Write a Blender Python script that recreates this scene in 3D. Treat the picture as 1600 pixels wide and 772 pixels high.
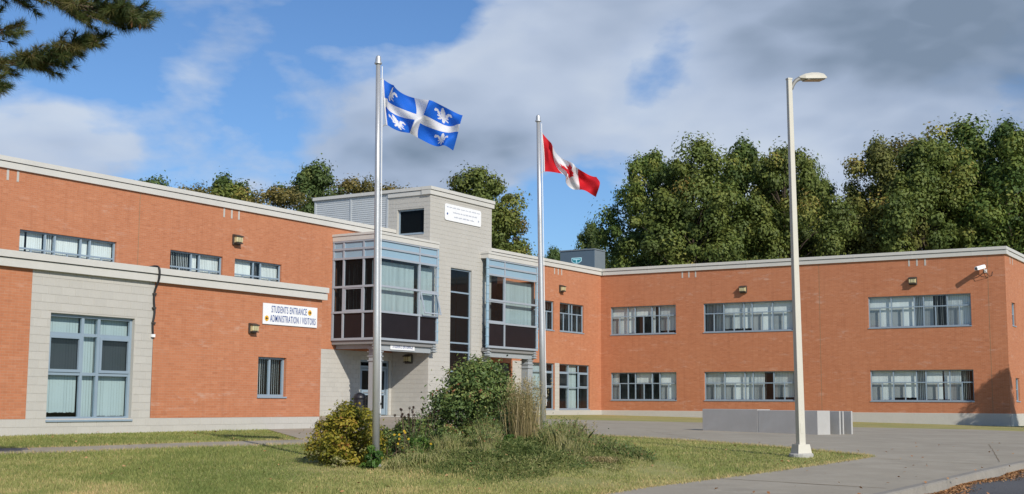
import bpy, bmesh, math, random
import numpy as np
from mathutils import Vector, Matrix

for o in list(bpy.data.objects): bpy.data.objects.remove(o)
SC = bpy.context.scene
COL = SC.collection
R = math.radians

# ------------------------------------------------------------------ camera
EYE = np.array([0.0, 0.0, 1.6]); PITCH = R(6.89); ROLL = R(0.32); FPX = 2021.0
def cam_axes():
    f = np.array([0, math.cos(PITCH), math.sin(PITCH)]); r = np.array([1.0, 0, 0]); u = np.cross(r, f)
    return r*math.cos(ROLL)+u*math.sin(ROLL), -r*math.sin(ROLL)+u*math.cos(ROLL), f
CR, CU, CF = cam_axes()
cam = bpy.data.objects.new('camera', bpy.data.cameras.new('camera')); COL.objects.link(cam)
cam.matrix_world = Matrix(((CR[0], CU[0], -CF[0], EYE[0]), (CR[1], CU[1], -CF[1], EYE[1]), (CR[2], CU[2], -CF[2], EYE[2]), (0, 0, 0, 1)))
cam.data.sensor_width = 36.0; cam.data.lens = 36.0*FPX/1600; cam.data.clip_end = 3000
SC.camera = cam

# ------------------------------------------------------------------ sun, sky, exposure
SUN_EL, SUN_HEAD = 30.7, -28.0        # light travels towards this heading (degrees right of +Y)
Ld = Vector((math.sin(R(SUN_HEAD))*math.cos(R(SUN_EL)), math.cos(R(SUN_HEAD))*math.cos(R(SUN_EL)), -math.sin(R(SUN_EL))))
sl = bpy.data.lights.new('sun', 'SUN'); sl.energy = 4.3; sl.angle = R(0.53); sl.color = (1.0, 0.93, 0.82)
so = bpy.data.objects.new('sun', sl); COL.objects.link(so)
so.rotation_euler = Ld.to_track_quat('-Z', 'Y').to_euler(); so.location = (30, -40, 40)
SC.view_settings.view_transform = 'Standard'; SC.view_settings.look = 'None'
SC.view_settings.exposure = 0.0; SC.view_settings.gamma = 1.0; SC.view_settings.use_curve_mapping = False

wd = bpy.data.worlds.new('World'); SC.world = wd; wd.use_nodes = True
def NT(nt):
    def n(t, **k):
        x = nt.nodes.new(t)
        for a, b in k.items():
            if a == 'inp':
                for i, v in b.items():
                    x.inputs[i].default_value = v
            else: setattr(x, a, b)
        return x
    def l(a, b): nt.links.new(a, b)
    def m(op, a, b=None, c=None, clamp=False):
        x = nt.nodes.new('ShaderNodeMath'); x.operation = op; x.use_clamp = clamp
        for i, v in enumerate((a, b, c)):
            if v is None: continue
            if isinstance(v, (int, float)): x.inputs[i].default_value = v
            else: nt.links.new(v, x.inputs[i])
        return x.outputs[0]
    def mix(fac, a, b, mode='MIX'):
        x = nt.nodes.new('ShaderNodeMix'); x.data_type = 'RGBA'; x.blend_type = mode
        for s, v in ((x.inputs[0], fac), (x.inputs[6], a), (x.inputs[7], b)):
            if isinstance(v, (int, float)): s.default_value = v
            elif isinstance(v, tuple): s.default_value = v if len(v) == 4 else (*v, 1)
            else: nt.links.new(v, s)
        return x.outputs[2]
    def ramp(fac, stops, interp='LINEAR'):
        x = nt.nodes.new('ShaderNodeValToRGB'); x.color_ramp.interpolation = interp
        e = x.color_ramp.elements
        while len(e) < len(stops): e.new(0.5)
        for i, (p, c) in enumerate(stops):
            e[i].position = p; e[i].color = c if len(c) == 4 else (*c, 1)
        nt.links.new(fac, x.inputs[0]); return x.outputs[0]
    return n, l, m, mix, ramp
def px_dir(x, y):
    d = CR*((x-800)/FPX)+CU*(-(y-386)/FPX)+CF
    return d/np.linalg.norm(d)
def build_world():
    nt = wd.node_tree; nt.nodes.clear(); n, l, m, mix, ramp = NT(nt)
    sky = n('ShaderNodeTexSky', sky_type='NISHITA', sun_disc=False, sun_elevation=R(SUN_EL), sun_rotation=R(SUN_HEAD+180),
            altitude=100, air_density=1.0, dust_density=0.35, ozone_density=2.2)
    tc = n('ShaderNodeTexCoord'); sep = n('ShaderNodeSeparateXYZ'); l(tc.outputs['Generated'], sep.inputs[0])
    z = m('MAXIMUM', sep.outputs[2], 0.0); zz = m('ADD', z, 0.30)
    comb = n('ShaderNodeCombineXYZ'); l(m('DIVIDE', sep.outputs[0], zz), comb.inputs[0]); l(m('DIVIDE', sep.outputs[1], zz), comb.inputs[1])
    comb.inputs[2].default_value = 3.7
    def billow(vec, det):
        a = n('ShaderNodeTexNoise', inp={'Scale': 1.9, 'Detail': det, 'Roughness': 0.58, 'Distortion': 0.2}); l(vec, a.inputs['Vector'])
        b = n('ShaderNodeTexNoise', inp={'Scale': 5.2, 'Detail': det*.5, 'Roughness': 0.5}); l(vec, b.inputs['Vector'])
        puff = m('SUBTRACT', m('ABSOLUTE', m('SUBTRACT', b.outputs['Fac'], 0.5)), 0.09)
        return m('ADD', m('MULTIPLY', m('SUBTRACT', a.outputs['Fac'], 0.5), 1.45), m('MULTIPLY', puff, 0.70))
    base_f = billow(comb.outputs[0], 8.0)
    sh = n('ShaderNodeVectorMath', operation='ADD'); l(comb.outputs[0], sh.inputs[0]); sh.inputs[1].default_value = (0.03, -0.09, 0)
    lit = m('SUBTRACT', base_f, billow(sh.outputs[0], 4.0))
    n2 = n('ShaderNodeTexNoise', inp={'Scale': 1.6, 'Detail': 4.0, 'Roughness': 0.5}); l(comb.outputs[0], n2.inputs['Vector'])
    # broad cloud banks on top of the fractal field: (photo direction, angular radius, weight)
    field = m('ADD', base_f, 0.40)
    blobs = [(860, 70, .10, .23), (700, 190, .09, .26), (540, 250, .070, .30), (1010, 210, .10, .14), (1250, 40, .13, .20), (1520, 90, .15, .44), (1230, 220, .11, .20), (760, 300, .10, .10),
             (335, 95, .042, .20), (60, 235, .055, .17), (-60, 220, .06, .15), (360, 290, .035, .12), (440, 300, .04, .10), (1064, 78, .034, -.36), (1000, 132, .030, -.30), (690, 0, .035, -.26), (540, 50, .07, -.24), (140, 110, .07, -.14), (880, 340, .045, -.40), (400, 200, .05, -.18)]
    for x, y, rad, w in blobs:
        d = px_dir(x, y)
        dot = n('ShaderNodeVectorMath', operation='DOT_PRODUCT'); l(tc.outputs['Generated'], dot.inputs[0]); dot.inputs[1].default_value = tuple(d)
        g = m('POWER', m('MAXIMUM', dot.outputs['Value'], 0.0), 1.0/(1-math.cos(rad)))
        field = m('ADD', field, m('MULTIPLY', g, w))
    dens = ramp(field, [(0.40, (0, 0, 0)), (0.50, (.38,)*3), (0.62, (.90,)*3), (0.80, (1, 1, 1))], 'LINEAR')
    # cloud relief: faces turned to the sun are bright, thick cloud overhead shows its grey underside
    shade = m('SUBTRACT', m('ADD', m('ADD', m('MULTIPLY', m('SUBTRACT', n2.outputs['Fac'], .5), 1.25), m('MULTIPLY', field, 0.55)), m('MULTIPLY', z, .45)), m('MULTIPLY', lit, 0.9))
    thick = n('ShaderNodeVectorMath', operation='DOT_PRODUCT'); l(tc.outputs['Generated'], thick.inputs[0]); thick.inputs[1].default_value = tuple(px_dir(1560, 40))
    shade = m('ADD', shade, m('MULTIPLY', m('POWER', m('MAXIMUM', thick.outputs['Value'], 0.0), 1.0/(1-math.cos(.20))), 0.34))
    ccol = ramp(shade, [(0.26, (6.3, 7.0, 8.0)), (0.54, (5.0, 5.8, 7.2)), (0.76, (3.8, 4.6, 6.0)), (1.0, (2.1, 2.75, 3.7))])
    bg = n('ShaderNodeBackground'); bg.inputs[1].default_value = 0.1
    l(mix(m('MULTIPLY', dens, 0.95), mix(1.0, sky.outputs[0], (0.66, 0.88, 1.15), 'MULTIPLY'), ccol), bg.inputs[0])
    out = n('ShaderNodeOutputWorld'); l(bg.outputs[0], out.inputs[0])
build_world()

# ------------------------------------------------------------------ frames of reference
A1 = R(32.235)
d1 = np.array([math.sin(A1), math.cos(A1), 0]); d2 = np.array([-math.cos(A1), math.sin(A1), 0])
BC = np.array([5.33, 77.04, 0.0])                     # inner corner of the two wings
BROT = math.atan2(-d1[1], -d1[0])
def W(u, v, z=0.0):
    p = BC-d1*u-d2*v; return Vector((p[0], p[1], z))

# ground height: thin-plate surface through surveyed spots, plus the planted mound
GP = np.array([(-12.03, 30.77, .76), (-6.86, 38.97, .78), (-5.56, 57.9, .98), (5.48, 76.35, .95), (24.8, 64.8, .60), (15.5, 70.6, .78), (-2.47, 24, .36), (.77, 30.4, .56),
               (6.21, 28, .50), (10.58, 27, .43), (5.92, 20.5, .25), (0, 0, -.05), (-18, 20, .5), (20, 30, .42), (-10, 14, .25), (3, 45, .72), (14, 50, .66), (30, 45, .45)])
def _U(r2): return np.where(r2 > 1e-9, 0.5*r2*np.log(np.maximum(r2, 1e-9)), 0)
def _tps():
    n = len(GP); K = _U(((GP[:, None, :2]-GP[None, :, :2])**2).sum(-1))+np.eye(n)*6.0
    P = np.c_[np.ones(n), GP[:, :2]]
    A = np.block([[K, P], [P.T, np.zeros((3, 3))]])
    return np.linalg.solve(A, np.r_[GP[:, 2], 0, 0, 0])
TW = _tps()
MOUND = (0.05, 25.7)
def G(x, y):
    x = np.asarray(x, float); y = np.asarray(y, float)
    r2 = (x[..., None]-GP[:, 0])**2+(y[..., None]-GP[:, 1])**2
    g = (_U(r2)*TW[:-3]).sum(-1)+TW[-3]+TW[-2]*x+TW[-1]*y
    d = np.sqrt((x-5)**2+(y-40)**2); w = np.clip((d-50)/60, 0, 1); w = w*w*(3-2*w)
    g = np.clip(g, -0.4, 1.2)*(1-w)+0.6*w
    return g+0.34*np.exp(-(((x-MOUND[0])/2.3)**2+((y-MOUND[1])/2.9)**2)**1.3)
def g1(x, y): return float(G(np.array([x]), np.array([y]))[0])
def gpx(x, y, lift=0.0):
    """point of the ground seen at photo pixel (x, y)"""
    d = px_dir(x, y); t = 8.0
    for i in range(4000):
        p = EYE+d*t
        if p[2] <= g1(p[0], p[1])+lift: break
        t += 0.05
    return Vector((p[0], p[1], g1(p[0], p[1])))
def ypx(x, y, Y):
    d = px_dir(x, y); p = EYE+d*(Y/d[1]); return Vector(p)

# ------------------------------------------------------------------ mesh and object helpers
def tag(o, label=None, cat=None, group=None, kind=None):
    if label: o['label'] = label
    if cat: o['category'] = cat
    if group: o['group'] = group
    if kind: o['kind'] = kind
    return o
def link(name, me, parent=None, loc=None, rz=None):
    o = bpy.data.objects.new(name, me); COL.objects.link(o)
    if parent: o.parent = parent
    if loc is not None: o.location = loc
    if rz is not None: o.rotation_euler = (0, 0, rz)
    return o
def empty(name, loc, rz=0.0):
    o = bpy.data.objects.new(name, None); COL.objects.link(o); o.location = loc; o.rotation_euler = (0, 0, rz); o.empty_display_size = 0.3
    return o
def copy_tree(o, parent=None):
    c = o.copy(); COL.objects.link(c); c.parent = parent
    for ch in list(o.children): copy_tree(ch, c)
    return c
class MB:
    def __init__(s): s.v = []; s.f = []; s.uv = []; s.mi = []; s.smooth = False
    def quad(s, a, b, c, d, uv=None, mi=0):
        i = len(s.v); s.v += [tuple(a), tuple(b), tuple(c), tuple(d)]; s.f.append((i, i+1, i+2, i+3)); s.uv.append(uv); s.mi.append(mi)
    def poly(s, pts, mi=0):
        i = len(s.v); s.v += [tuple(p) for p in pts]; s.f.append(tuple(range(i, i+len(pts)))); s.uv.append(None); s.mi.append(mi)
    def box(s, x0, x1, y0, y1, z0, z1, mi=0):
        i = len(s.v)
        s.v += [(x, y, z) for z in (z0, z1) for x, y in ((x0, y0), (x1, y0), (x1, y1), (x0, y1))]
        for f in ((0, 3, 2, 1), (4, 5, 6, 7), (0, 1, 5, 4), (1, 2, 6, 5), (2, 3, 7, 6), (3, 0, 4, 7)):
            s.f.append(tuple(i+k for k in f)); s.uv.append(None); s.mi.append(mi)
        return s
    def tube(s, path, rad, n=8, cap=True, mi=0):
        path = [Vector(p) for p in path]; m = len(path)
        if not hasattr(rad, '__len__'): rad = [rad]*m
        i0 = len(s.v); prev = None
        for k, p in enumerate(path):
            t = (path[min(k+1, m-1)]-path[max(k-1, 0)]).normalized()
            ref = prev if prev is not None else (Vector((1, 0, 0)) if abs(t.x) < .9 else Vector((0, 1, 0)))
            a = (ref-t*ref.dot(t)).normalized(); b = t.cross(a); prev = a
            for j in range(n):
                an = 2*math.pi*j/n; s.v.append(tuple(p+(a*math.cos(an)+b*math.sin(an))*rad[k]))
        for k in range(m-1):
            for j in range(n):
                s.f.append((i0+k*n+j, i0+k*n+(j+1) % n, i0+(k+1)*n+(j+1) % n, i0+(k+1)*n+j)); s.uv.append(None); s.mi.append(mi)
        if cap:
            s.f.append(tuple(i0+j for j in range(n))[::-1]); s.uv.append(None); s.mi.append(mi)
            s.f.append(tuple(i0+(m-1)*n+j for j in range(n))); s.uv.append(None); s.mi.append(mi)
        return s
    def prism(s, pts, dvec, mi=0):
        pts = [Vector(p) for p in pts]; d = Vector(dvec); i = len(s.v); n = len(pts)
        s.v += [tuple(p) for p in pts]+[tuple(p+d) for p in pts]
        s.f.append(tuple(range(i, i+n))[::-1]); s.f.append(tuple(range(i+n, i+2*n)))
        for k in range(n): s.f.append((i+k, i+(k+1) % n, i+n+(k+1) % n, i+n+k))
        s.uv += [None]*(n+2); s.mi += [mi]*(n+2)
        return s
    def mesh(s, name, mats, smooth=False, bevel=0):
        me = bpy.data.meshes.new(name); me.from_pydata(s.v, [], s.f); 
        for mm in (mats if isinstance(mats, (list, tuple)) else [mats]): me.materials.append(mm)
        if any(u is not None for u in s.uv):
            ul = me.uv_layers.new(name='UVMap'); k = 0
            for f, u in zip(s.f, s.uv):
                for j in range(len(f)):
                    if u is not None: ul.data[k].uv = u[j]
                    k += 1
        if any(s.mi): me.polygons.foreach_set('material_index', s.mi)
        bm = bmesh.new(); bm.from_mesh(me)
        if bevel:
            bmesh.ops.remove_doubles(bm, verts=bm.verts, dist=1e-5)
            bmesh.ops.bevel(bm, geom=[e for e in bm.edges if e.is_manifold and e.calc_face_angle(0) > .5], offset=bevel, segments=2, affect='EDGES', profile=.5)
        bmesh.ops.recalc_face_normals(bm, faces=bm.faces); bm.to_mesh(me); bm.free()
        if smooth: me.polygons.foreach_set('use_smooth', [True]*len(me.polygons))
        me.update(); return me
    def build(s, name, mats, parent=None, smooth=False, bevel=0, loc=None, rz=None):
        return link(name, s.mesh(name, mats, smooth, bevel), parent, loc, rz)
def text_mesh(name, txt, mat, size, sx=1.0, extr=0.002):
    cu = bpy.data.curves.new(name, 'FONT'); cu.body = txt; cu.size = size; cu.extrude = extr; cu.align_x = 'CENTER'; cu.align_y = 'CENTER'; cu.resolution_u = 3; cu.offset = size*0.004; cu.space_character = 1.14
    o = bpy.data.objects.new(name, cu); COL.objects.link(o)
    me = bpy.data.meshes.new_from_object(o.evaluated_get(bpy.context.evaluated_depsgraph_get()))
    bpy.data.objects.remove(o); bpy.data.curves.remove(cu)
    me.transform(Matrix.Scale(sx, 4, (1, 0, 0))); me.materials.clear(); me.materials.append(mat); return me

# ------------------------------------------------------------------ materials
def M(name, base, rough=0.7, metal=0.0, noise=None, bump=0.0, bscale=40.0, spec=0.5, coords='Object', rand=0.0):
    """principled material; noise = (scale, colour, amount) or list of them mixes wear and grain into the base colour"""
    mt = bpy.data.materials.new(name); mt.use_nodes = True; nt = mt.node_tree; nt.nodes.clear(); n, l, m, mix, ramp = NT(nt)
    p = n('ShaderNodeBsdfPrincipled', inp={'Roughness': rough, 'Metallic': metal, 'Specular IOR Level': spec}); out = n('ShaderNodeOutputMaterial'); l(p.outputs[0], out.inputs[0])
    tc = n('ShaderNodeTexCoord'); c = (*base, 1)
    cur = None
    for k, (s, colr, amt) in enumerate(noise if isinstance(noise, list) else ([noise] if noise else [])):
        t = n('ShaderNodeTexNoise', inp={'Scale': s, 'Detail': 6.0, 'Roughness': 0.6}); l(tc.outputs[coords], t.inputs['Vector'])
        f = m('MULTIPLY', ramp(t.outputs['Fac'], [(0.38, (0, 0, 0)), (0.66, (1, 1, 1))]), amt)
        cur = mix(f, cur if cur is not None else c, (*colr, 1))
    if rand:
        oi = n('ShaderNodeObjectInfo'); hv = n('ShaderNodeHueSaturation'); l(m('ADD', 1-rand/2, m('MULTIPLY', oi.outputs['Random'], rand)), hv.inputs['Value'])
        if cur is not None: l(cur, hv.inputs['Color'])
        else: hv.inputs['Color'].default_value = c
        cur = hv.outputs[0]
    if cur is not None: l(cur, p.inputs['Base Color'])
    else: p.inputs['Base Color'].default_value = c
    if bump:
        t = n('ShaderNodeTexNoise', inp={'Scale': bscale, 'Detail': 4.0}); l(tc.outputs[coords], t.inputs['Vector'])
        b = n('ShaderNodeBump', inp={'Strength': bump, 'Distance': 0.02}); l(t.outputs['Fac'], b.inputs['Height']); l(b.outputs[0], p.inputs['Normal'])
    return mt
def brick_material(name):
    mt = bpy.data.materials.new(name); mt.use_nodes = True; nt = mt.node_tree; nt.nodes.clear(); n, l, m, mix, ramp = NT(nt)
    p = n('ShaderNodeBsdfPrincipled', inp={'Roughness': 0.85, 'Specular IOR Level': 0.25}); out = n('ShaderNodeOutputMaterial'); l(p.outputs[0], out.inputs[0])
    uv = n('ShaderNodeUVMap')
    br = n('ShaderNodeTexBrick', inp={'Scale': 1.0, 'Mortar Size': 0.005, 'Mortar Smooth': 0.2, 'Bias': -0.1, 'Brick Width': 0.205, 'Row Height': 0.0677,
           'Color1': (.49, .193, .098, 1), 'Color2': (.435, .162, .079, 1), 'Mortar': (.45, .255, .165, 1)})
    l(uv.outputs[0], br.inputs['Vector'])
    # each course drifts in tone; broad weathering; pale efflorescence in patches
    mp = n('ShaderNodeMapping'); mp.inputs['Scale'].default_value = (0.6, 9.0, 1); l(uv.outputs[0], mp.inputs['Vector'])
    n1 = n('ShaderNodeTexNoise', inp={'Scale': 1.0, 'Detail': 5.0, 'Roughness': 0.65}); l(mp.outputs[0], n1.inputs['Vector'])
    n2 = n('ShaderNodeTexNoise', inp={'Scale': 0.35, 'Detail': 4.0}); l(uv.outputs[0], n2.inputs['Vector'])
    c = mix(ramp(n1.outputs['Fac'], [(0.35, (0, 0, 0)), (0.7, (.30,)*3)]), br.outputs['Color'], (.37, .135, .066))
    c = mix(ramp(n2.outputs['Fac'], [(0.4, (0, 0, 0)), (0.75, (.30,)*3)]), c, (.52, .23, .12))
    mp2 = n('ShaderNodeMapping'); mp2.inputs['Scale'].default_value = (1.6, 5.0, 1); mp2.inputs['Location'].default_value = (3.1, 7.7, 0); l(uv.outputs[0], mp2.inputs['Vector'])
    n3 = n('ShaderNodeTexNoise', inp={'Scale': 1.0, 'Detail': 8.0, 'Roughness': 0.7}); l(mp2.outputs[0], n3.inputs['Vector'])
    n4 = n('ShaderNodeTexNoise', inp={'Scale': 0.28, 'Detail': 2.0}); l(mp2.outputs[0], n4.inputs['Vector'])
    ef = m('MULTIPLY', ramp(n3.outputs['Fac'], [(0.52, (0, 0, 0)), (0.70, (1, 1, 1))]), ramp(n4.outputs['Fac'], [(0.50, (0, 0, 0)), (0.66, (.6,)*3)]))
    mp3 = n('ShaderNodeMapping'); mp3.inputs['Scale'].default_value = (5.0, .22, 1); l(uv.outputs[0], mp3.inputs['Vector'])
    n5 = n('ShaderNodeTexNoise', inp={'Scale': 1.0, 'Detail': 5.0, 'Roughness': 0.6}); l(mp3.outputs[0], n5.inputs['Vector'])
    c = mix(ramp(n5.outputs['Fac'], [(0.50, (0, 0, 0)), (0.72, (.34,)*3)]), c, (.33, .125, .062))      # rain streaks
    mp4 = n('ShaderNodeMapping'); mp4.inputs['Scale'].default_value = (4.88, 14.77, 1); l(uv.outputs[0], mp4.inputs['Vector'])
    wn = n('ShaderNodeTexWhiteNoise', noise_dimensions='2D'); fl = n('ShaderNodeVectorMath', operation='FLOOR'); l(mp4.outputs[0], fl.inputs[0]); l(fl.outputs[0], wn.inputs['Vector'])
    c = mix(ramp(wn.outputs['Value'], [(0.0, (.22,)*3), (0.12, (0, 0, 0)), (1.0, (0, 0, 0))]), c, (.27, .095, .05))        # odd dark bricks
    c = mix(ramp(wn.outputs['Value'], [(0.0, (0, 0, 0)), (0.88, (0, 0, 0)), (1.0, (.22,)*3)]), c, (.60, .30, .18))
    c = mix(ef, c, (.56, .40, .32)); l(c, p.inputs['Base Color'])
    b = n('ShaderNodeBump', inp={'Strength': 0.5, 'Distance': 0.008}, invert=True); l(br.outputs['Fac'], b.inputs['Height']); l(b.outputs[0], p.inputs['Normal'])
    return mt
def glass_material(name, tint, refl_min, alpha):
    mt = bpy.data.materials.new(name); mt.use_nodes = True; nt = mt.node_tree; nt.nodes.clear(); n, l, m, mix, ramp = NT(nt)
    tr = n('ShaderNodeBsdfTransparent', inp={'Color': (*tint, 1)}); gl = n('ShaderNodeBsdfGlossy', inp={'Roughness': 0.02, 'Color': (.9, .95, 1, 1)})
    df = n('ShaderNodeBsdfDiffuse', inp={'Color': (.05, .06, .065, 1)})
    lw = n('ShaderNodeLayerWeight', inp={'Blend': 0.5})
    a = n('ShaderNodeMixShader'); a.inputs[0].default_value = alpha; l(tr.outputs[0], a.inputs[1]); l(df.outputs[0], a.inputs[2])
    b = n('ShaderNodeMixShader'); l(m('ADD', m('MULTIPLY', m('POWER', lw.outputs['Facing'], 4.0), 0.7), refl_min, clamp=True), b.inputs[0]); l(a.outputs[0], b.inputs[1]); l(gl.outputs[0], b.inputs[2])
    out = n('ShaderNodeOutputMaterial'); l(b.outputs[0], out.inputs[0]); return mt
def leaf_material(name, stops, trans=0.3, rough=0.6, objvar=0.0, objcol=(.16, .10, .03)):
    mt = bpy.data.materials.new(name); mt.use_nodes = True; nt = mt.node_tree; nt.nodes.clear(); n, l, m, mix, ramp = NT(nt)
    at = n('ShaderNodeAttribute', attribute_name='tint'); c = ramp(at.outputs['Fac'], stops)
    if objvar:
        oi = n('ShaderNodeObjectInfo'); c = mix(m('MULTIPLY', m('POWER', oi.outputs['Random'], 1.5), objvar), c, (*objcol, 1))
    p = n('ShaderNodeBsdfPrincipled', inp={'Roughness': rough, 'Specular IOR Level': 0.3}); l(c, p.inputs['Base Color'])
    t = n('ShaderNodeBsdfTranslucent'); l(mix(0.5, c, (.25, .30, .05, 1)), t.inputs['Color'])
    s = n('ShaderNodeMixShader'); s.inputs[0].default_value = trans; l(p.outputs[0], s.inputs[1]); l(t.outputs[0], s.inputs[2])
    out = n('ShaderNodeOutputMaterial'); l(s.outputs[0], out.inputs[0]); return mt
def ground_material(name, cols, scales, bump=0.3, bscale=60, rough=0.95):
    """cols: base + overlays (colour, lo, hi, amount) on Object-space noise"""
    mt = bpy.data.materials.new(name); mt.use_nodes = True; nt = mt.node_tree; nt.nodes.clear(); n, l, m, mix, ramp = NT(nt)
    p = n('ShaderNodeBsdfPrincipled', inp={'Roughness': rough, 'Specular IOR Level': 0.2}); out = n('ShaderNodeOutputMaterial'); l(p.outputs[0], out.inputs[0])
    tc = n('ShaderNodeTexCoord'); c = (*cols[0], 1)
    for (colr, lo, hi, amt), s in zip(cols[1:], scales):
        t = n('ShaderNodeTexNoise', inp={'Scale': s, 'Detail': 7.0, 'Roughness': 0.65}); l(tc.outputs['Object'], t.inputs['Vector'])
        c = mix(m('MULTIPLY', ramp(t.outputs['Fac'], [(lo, (0, 0, 0)), (hi, (1, 1, 1))]), amt), c, (*colr, 1))
    l(c, p.inputs['Base Color'])
    t = n('ShaderNodeTexNoise', inp={'Scale': bscale, 'Detail': 5.0}); l(tc.outputs['Object'], t.inputs['Vector'])
    b = n('ShaderNodeBump', inp={'Strength': bump, 'Distance': 0.03}); l(t.outputs['Fac'], b.inputs['Height']); l(b.outputs[0], p.inputs['Normal'])
    return mt
mt = {}
mt['brick'] = brick_material('orange_brick')
mt['block'] = M('concrete_block', (.47, .455, .42), .9, noise=[(1.3, (.42, .405, .37), .5), (9, (.51, .495, .46), .35), (60, (.38, .365, .335), .3)], bump=.25, bscale=90, rand=.07)
mt['mortar'] = M('grey_mortar', (.43, .415, .38), .95, noise=(12, (.44, .425, .39), .5), bump=.2)
mt['coping'] = M('coping_metal', (.56, .55, .51), .5, noise=[(.8, (.50, .49, .46), .6), (7, (.60, .59, .56), .3)])
mt['frame'] = M('blue_grey_frame', (.25, .325, .395), .45, noise=(3, (.22, .29, .36), .5))
mt['bayframe'] = M('bay_grey_frame', (.34, .38, .43), .45, noise=(3, (.30, .34, .39), .5))
mt['bluepanel'] = M('blue_metal_panel', (.25, .38, .48), .4, noise=(1.2, (.29, .41, .49), .5))
mt['spandrel'] = M('dark_spandrel_glass', (.012, .011, .014), .30, noise=(2, (.017, .015, .019), .6), spec=.25)
mt['fascia'] = M('grey_fascia', (.33, .36, .38), .5, noise=(2, (.28, .31, .33), .5))
mt['soffit'] = M('soffit_grey', (.22, .22, .22), .8)
mt['glass'] = glass_material('clear_glass', (.88, .94, .95), .03, .03)
mt['screen'] = glass_material('screened_glass', (.66, .71, .73), .05, .14)
mt['tinted'] = glass_material('tinted_glass', (.45, .50, .53), .006, .10)
mt['darkscreen'] = glass_material('insect_screen_glass', (.33, .36, .38), .03, .22)
mt['dark'] = M('dark_room', (.06, .06, .065), .9)
mt['blind'] = M('white_blind', (.84, .85, .83), .7, noise=(2, (.78, .80, .78), .6))
mt['bluegreyblind'] = M('grey_green_blind', (.46, .54, .55), .7, noise=(1.5, (.42, .50, .51), .6))
mt['roof'] = M('flat_roof_gravel', (.28, .27, .25), .95, noise=(4, (.2, .2, .19), .6), bump=.4)
mt['siding'] = M('corrugated_metal', (.46, .49, .51), .45, noise=(1.5, (.40, .43, .45), .5))
mt['white'] = M('white_sign', (.80, .81, .82), .5, noise=(3, (.74, .75, .77), .5))
mt['navy'] = M('navy_print', (.030, .075, .26), .5)
mt['greyprint'] = M('faded_print', (.33, .36, .45), .6)
mt['orange'] = M('orange_dot', (.72, .40, .03), .5)
mt['black'] = M('black_rubber', (.015, .015, .017), .6)
mt['bronze'] = M('bronze_metal', (.05, .042, .034), .5, noise=(9, (.07, .06, .05), .5))
mt['lens'] = M('yellowed_lens', (.50, .45, .24), .25, noise=(20, (.62, .58, .38), .7))
mt['alu'] = M('brushed_aluminium', (.52, .53, .54), .42, 0.55, noise=[(6, (.44, .45, .47), .5), (1.2, (.57, .58, .59), .5)], bump=.08, bscale=30)
mt['cream'] = M('cream_pole_paint', (.56, .535, .46), .5, noise=[(2, (.50, .475, .405), .5), (30, (.60, .58, .51), .3)])
mt['concrete'] = M('cast_concrete', (.42, .41, .38), .9, noise=[(2, (.34, .33, .31), .6), (25, (.47, .46, .43), .4)], bump=.3)
mt['granite'] = M('blue_grey_concrete', (.44, .44, .43), .85, noise=[(1.6, (.38, .38, .37), .6), (45, (.50, .50, .49), .5), (5, (.40, .39, .37), .5), (.7, (.36, .35, .33), .5)], bump=.25, bscale=70)
mt['unit'] = M('slate_unit_metal', (.085, .125, .165), .45, noise=(2, (.10, .14, .18), .5))
mt['unitlight'] = M('grey_unit_metal', (.17, .20, .22), .5, noise=(2, (.14, .17, .19), .5))
mt['cyan'] = M('pale_cyan_print', (.50, .80, .88), .5)
mt['teal'] = M('teal_print', (.02, .24, .30), .5)
mt['bark'] = M('bark', (.10, .075, .055), .95, noise=(8, (.06, .045, .035), .8), bump=.6, bscale=25)
mt['twig'] = M('twig', (.13, .09, .06), .9)
mt['soil'] = M('soil', (.055, .040, .028), .95, noise=(6, (.09, .07, .05), .6), bump=.5)
mt['pavement'] = ground_material('pavement', [(.36, .323, .255), ((.305, .272, .215), .42, .62, .7), ((.41, .372, .30), .47, .64, .6), ((.26, .232, .185), .57, .68, .5), ((.28, .25, .20), .55, .68, .45), ((.21, .187, .15), .66, .72, .45)], [.22, 1.1, .7, 26, 3.1], .25, 90)
mt['asphalt'] = ground_material('asphalt', [(.115, .115, .118), ((.09, .09, .092), .42, .62, .7), ((.16, .16, .16), .48, .66, .6)], [.5, 40], .4, 120)
mt['kerb'] = ground_material('kerb_concrete', [(.29, .268, .23), ((.22, .205, .18), .42, .64, .7), ((.33, .31, .27), .5, .66, .5)], [1.5, 18], .3, 60)
mt['lawn'] = ground_material('lawn_turf', [(0.375, 0.344, 0.131), ((0.263, 0.281, 0.094), .40, .60, .8), ((0.525, 0.375, 0.188), .50, .64, .7), ((0.213, 0.231, 0.075), .48, .62, .6), ((0.500, 0.425, 0.213), .50, .64, .55)], [.22, .55, 9, 55], .8, 45)
mt['grassblade'] = leaf_material('grass_blade', [(0, (0.166, 0.211, 0.058)), (.4, (0.320, 0.333, 0.109)), (.75, (0.499, 0.429, 0.192)), (1, (0.691, 0.474, 0.243))], .25, .7)
mt['joint'] = M('dry_joint', (.21, .165, .105), .95, noise=(20, (.28, .19, .095), .7))

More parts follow.
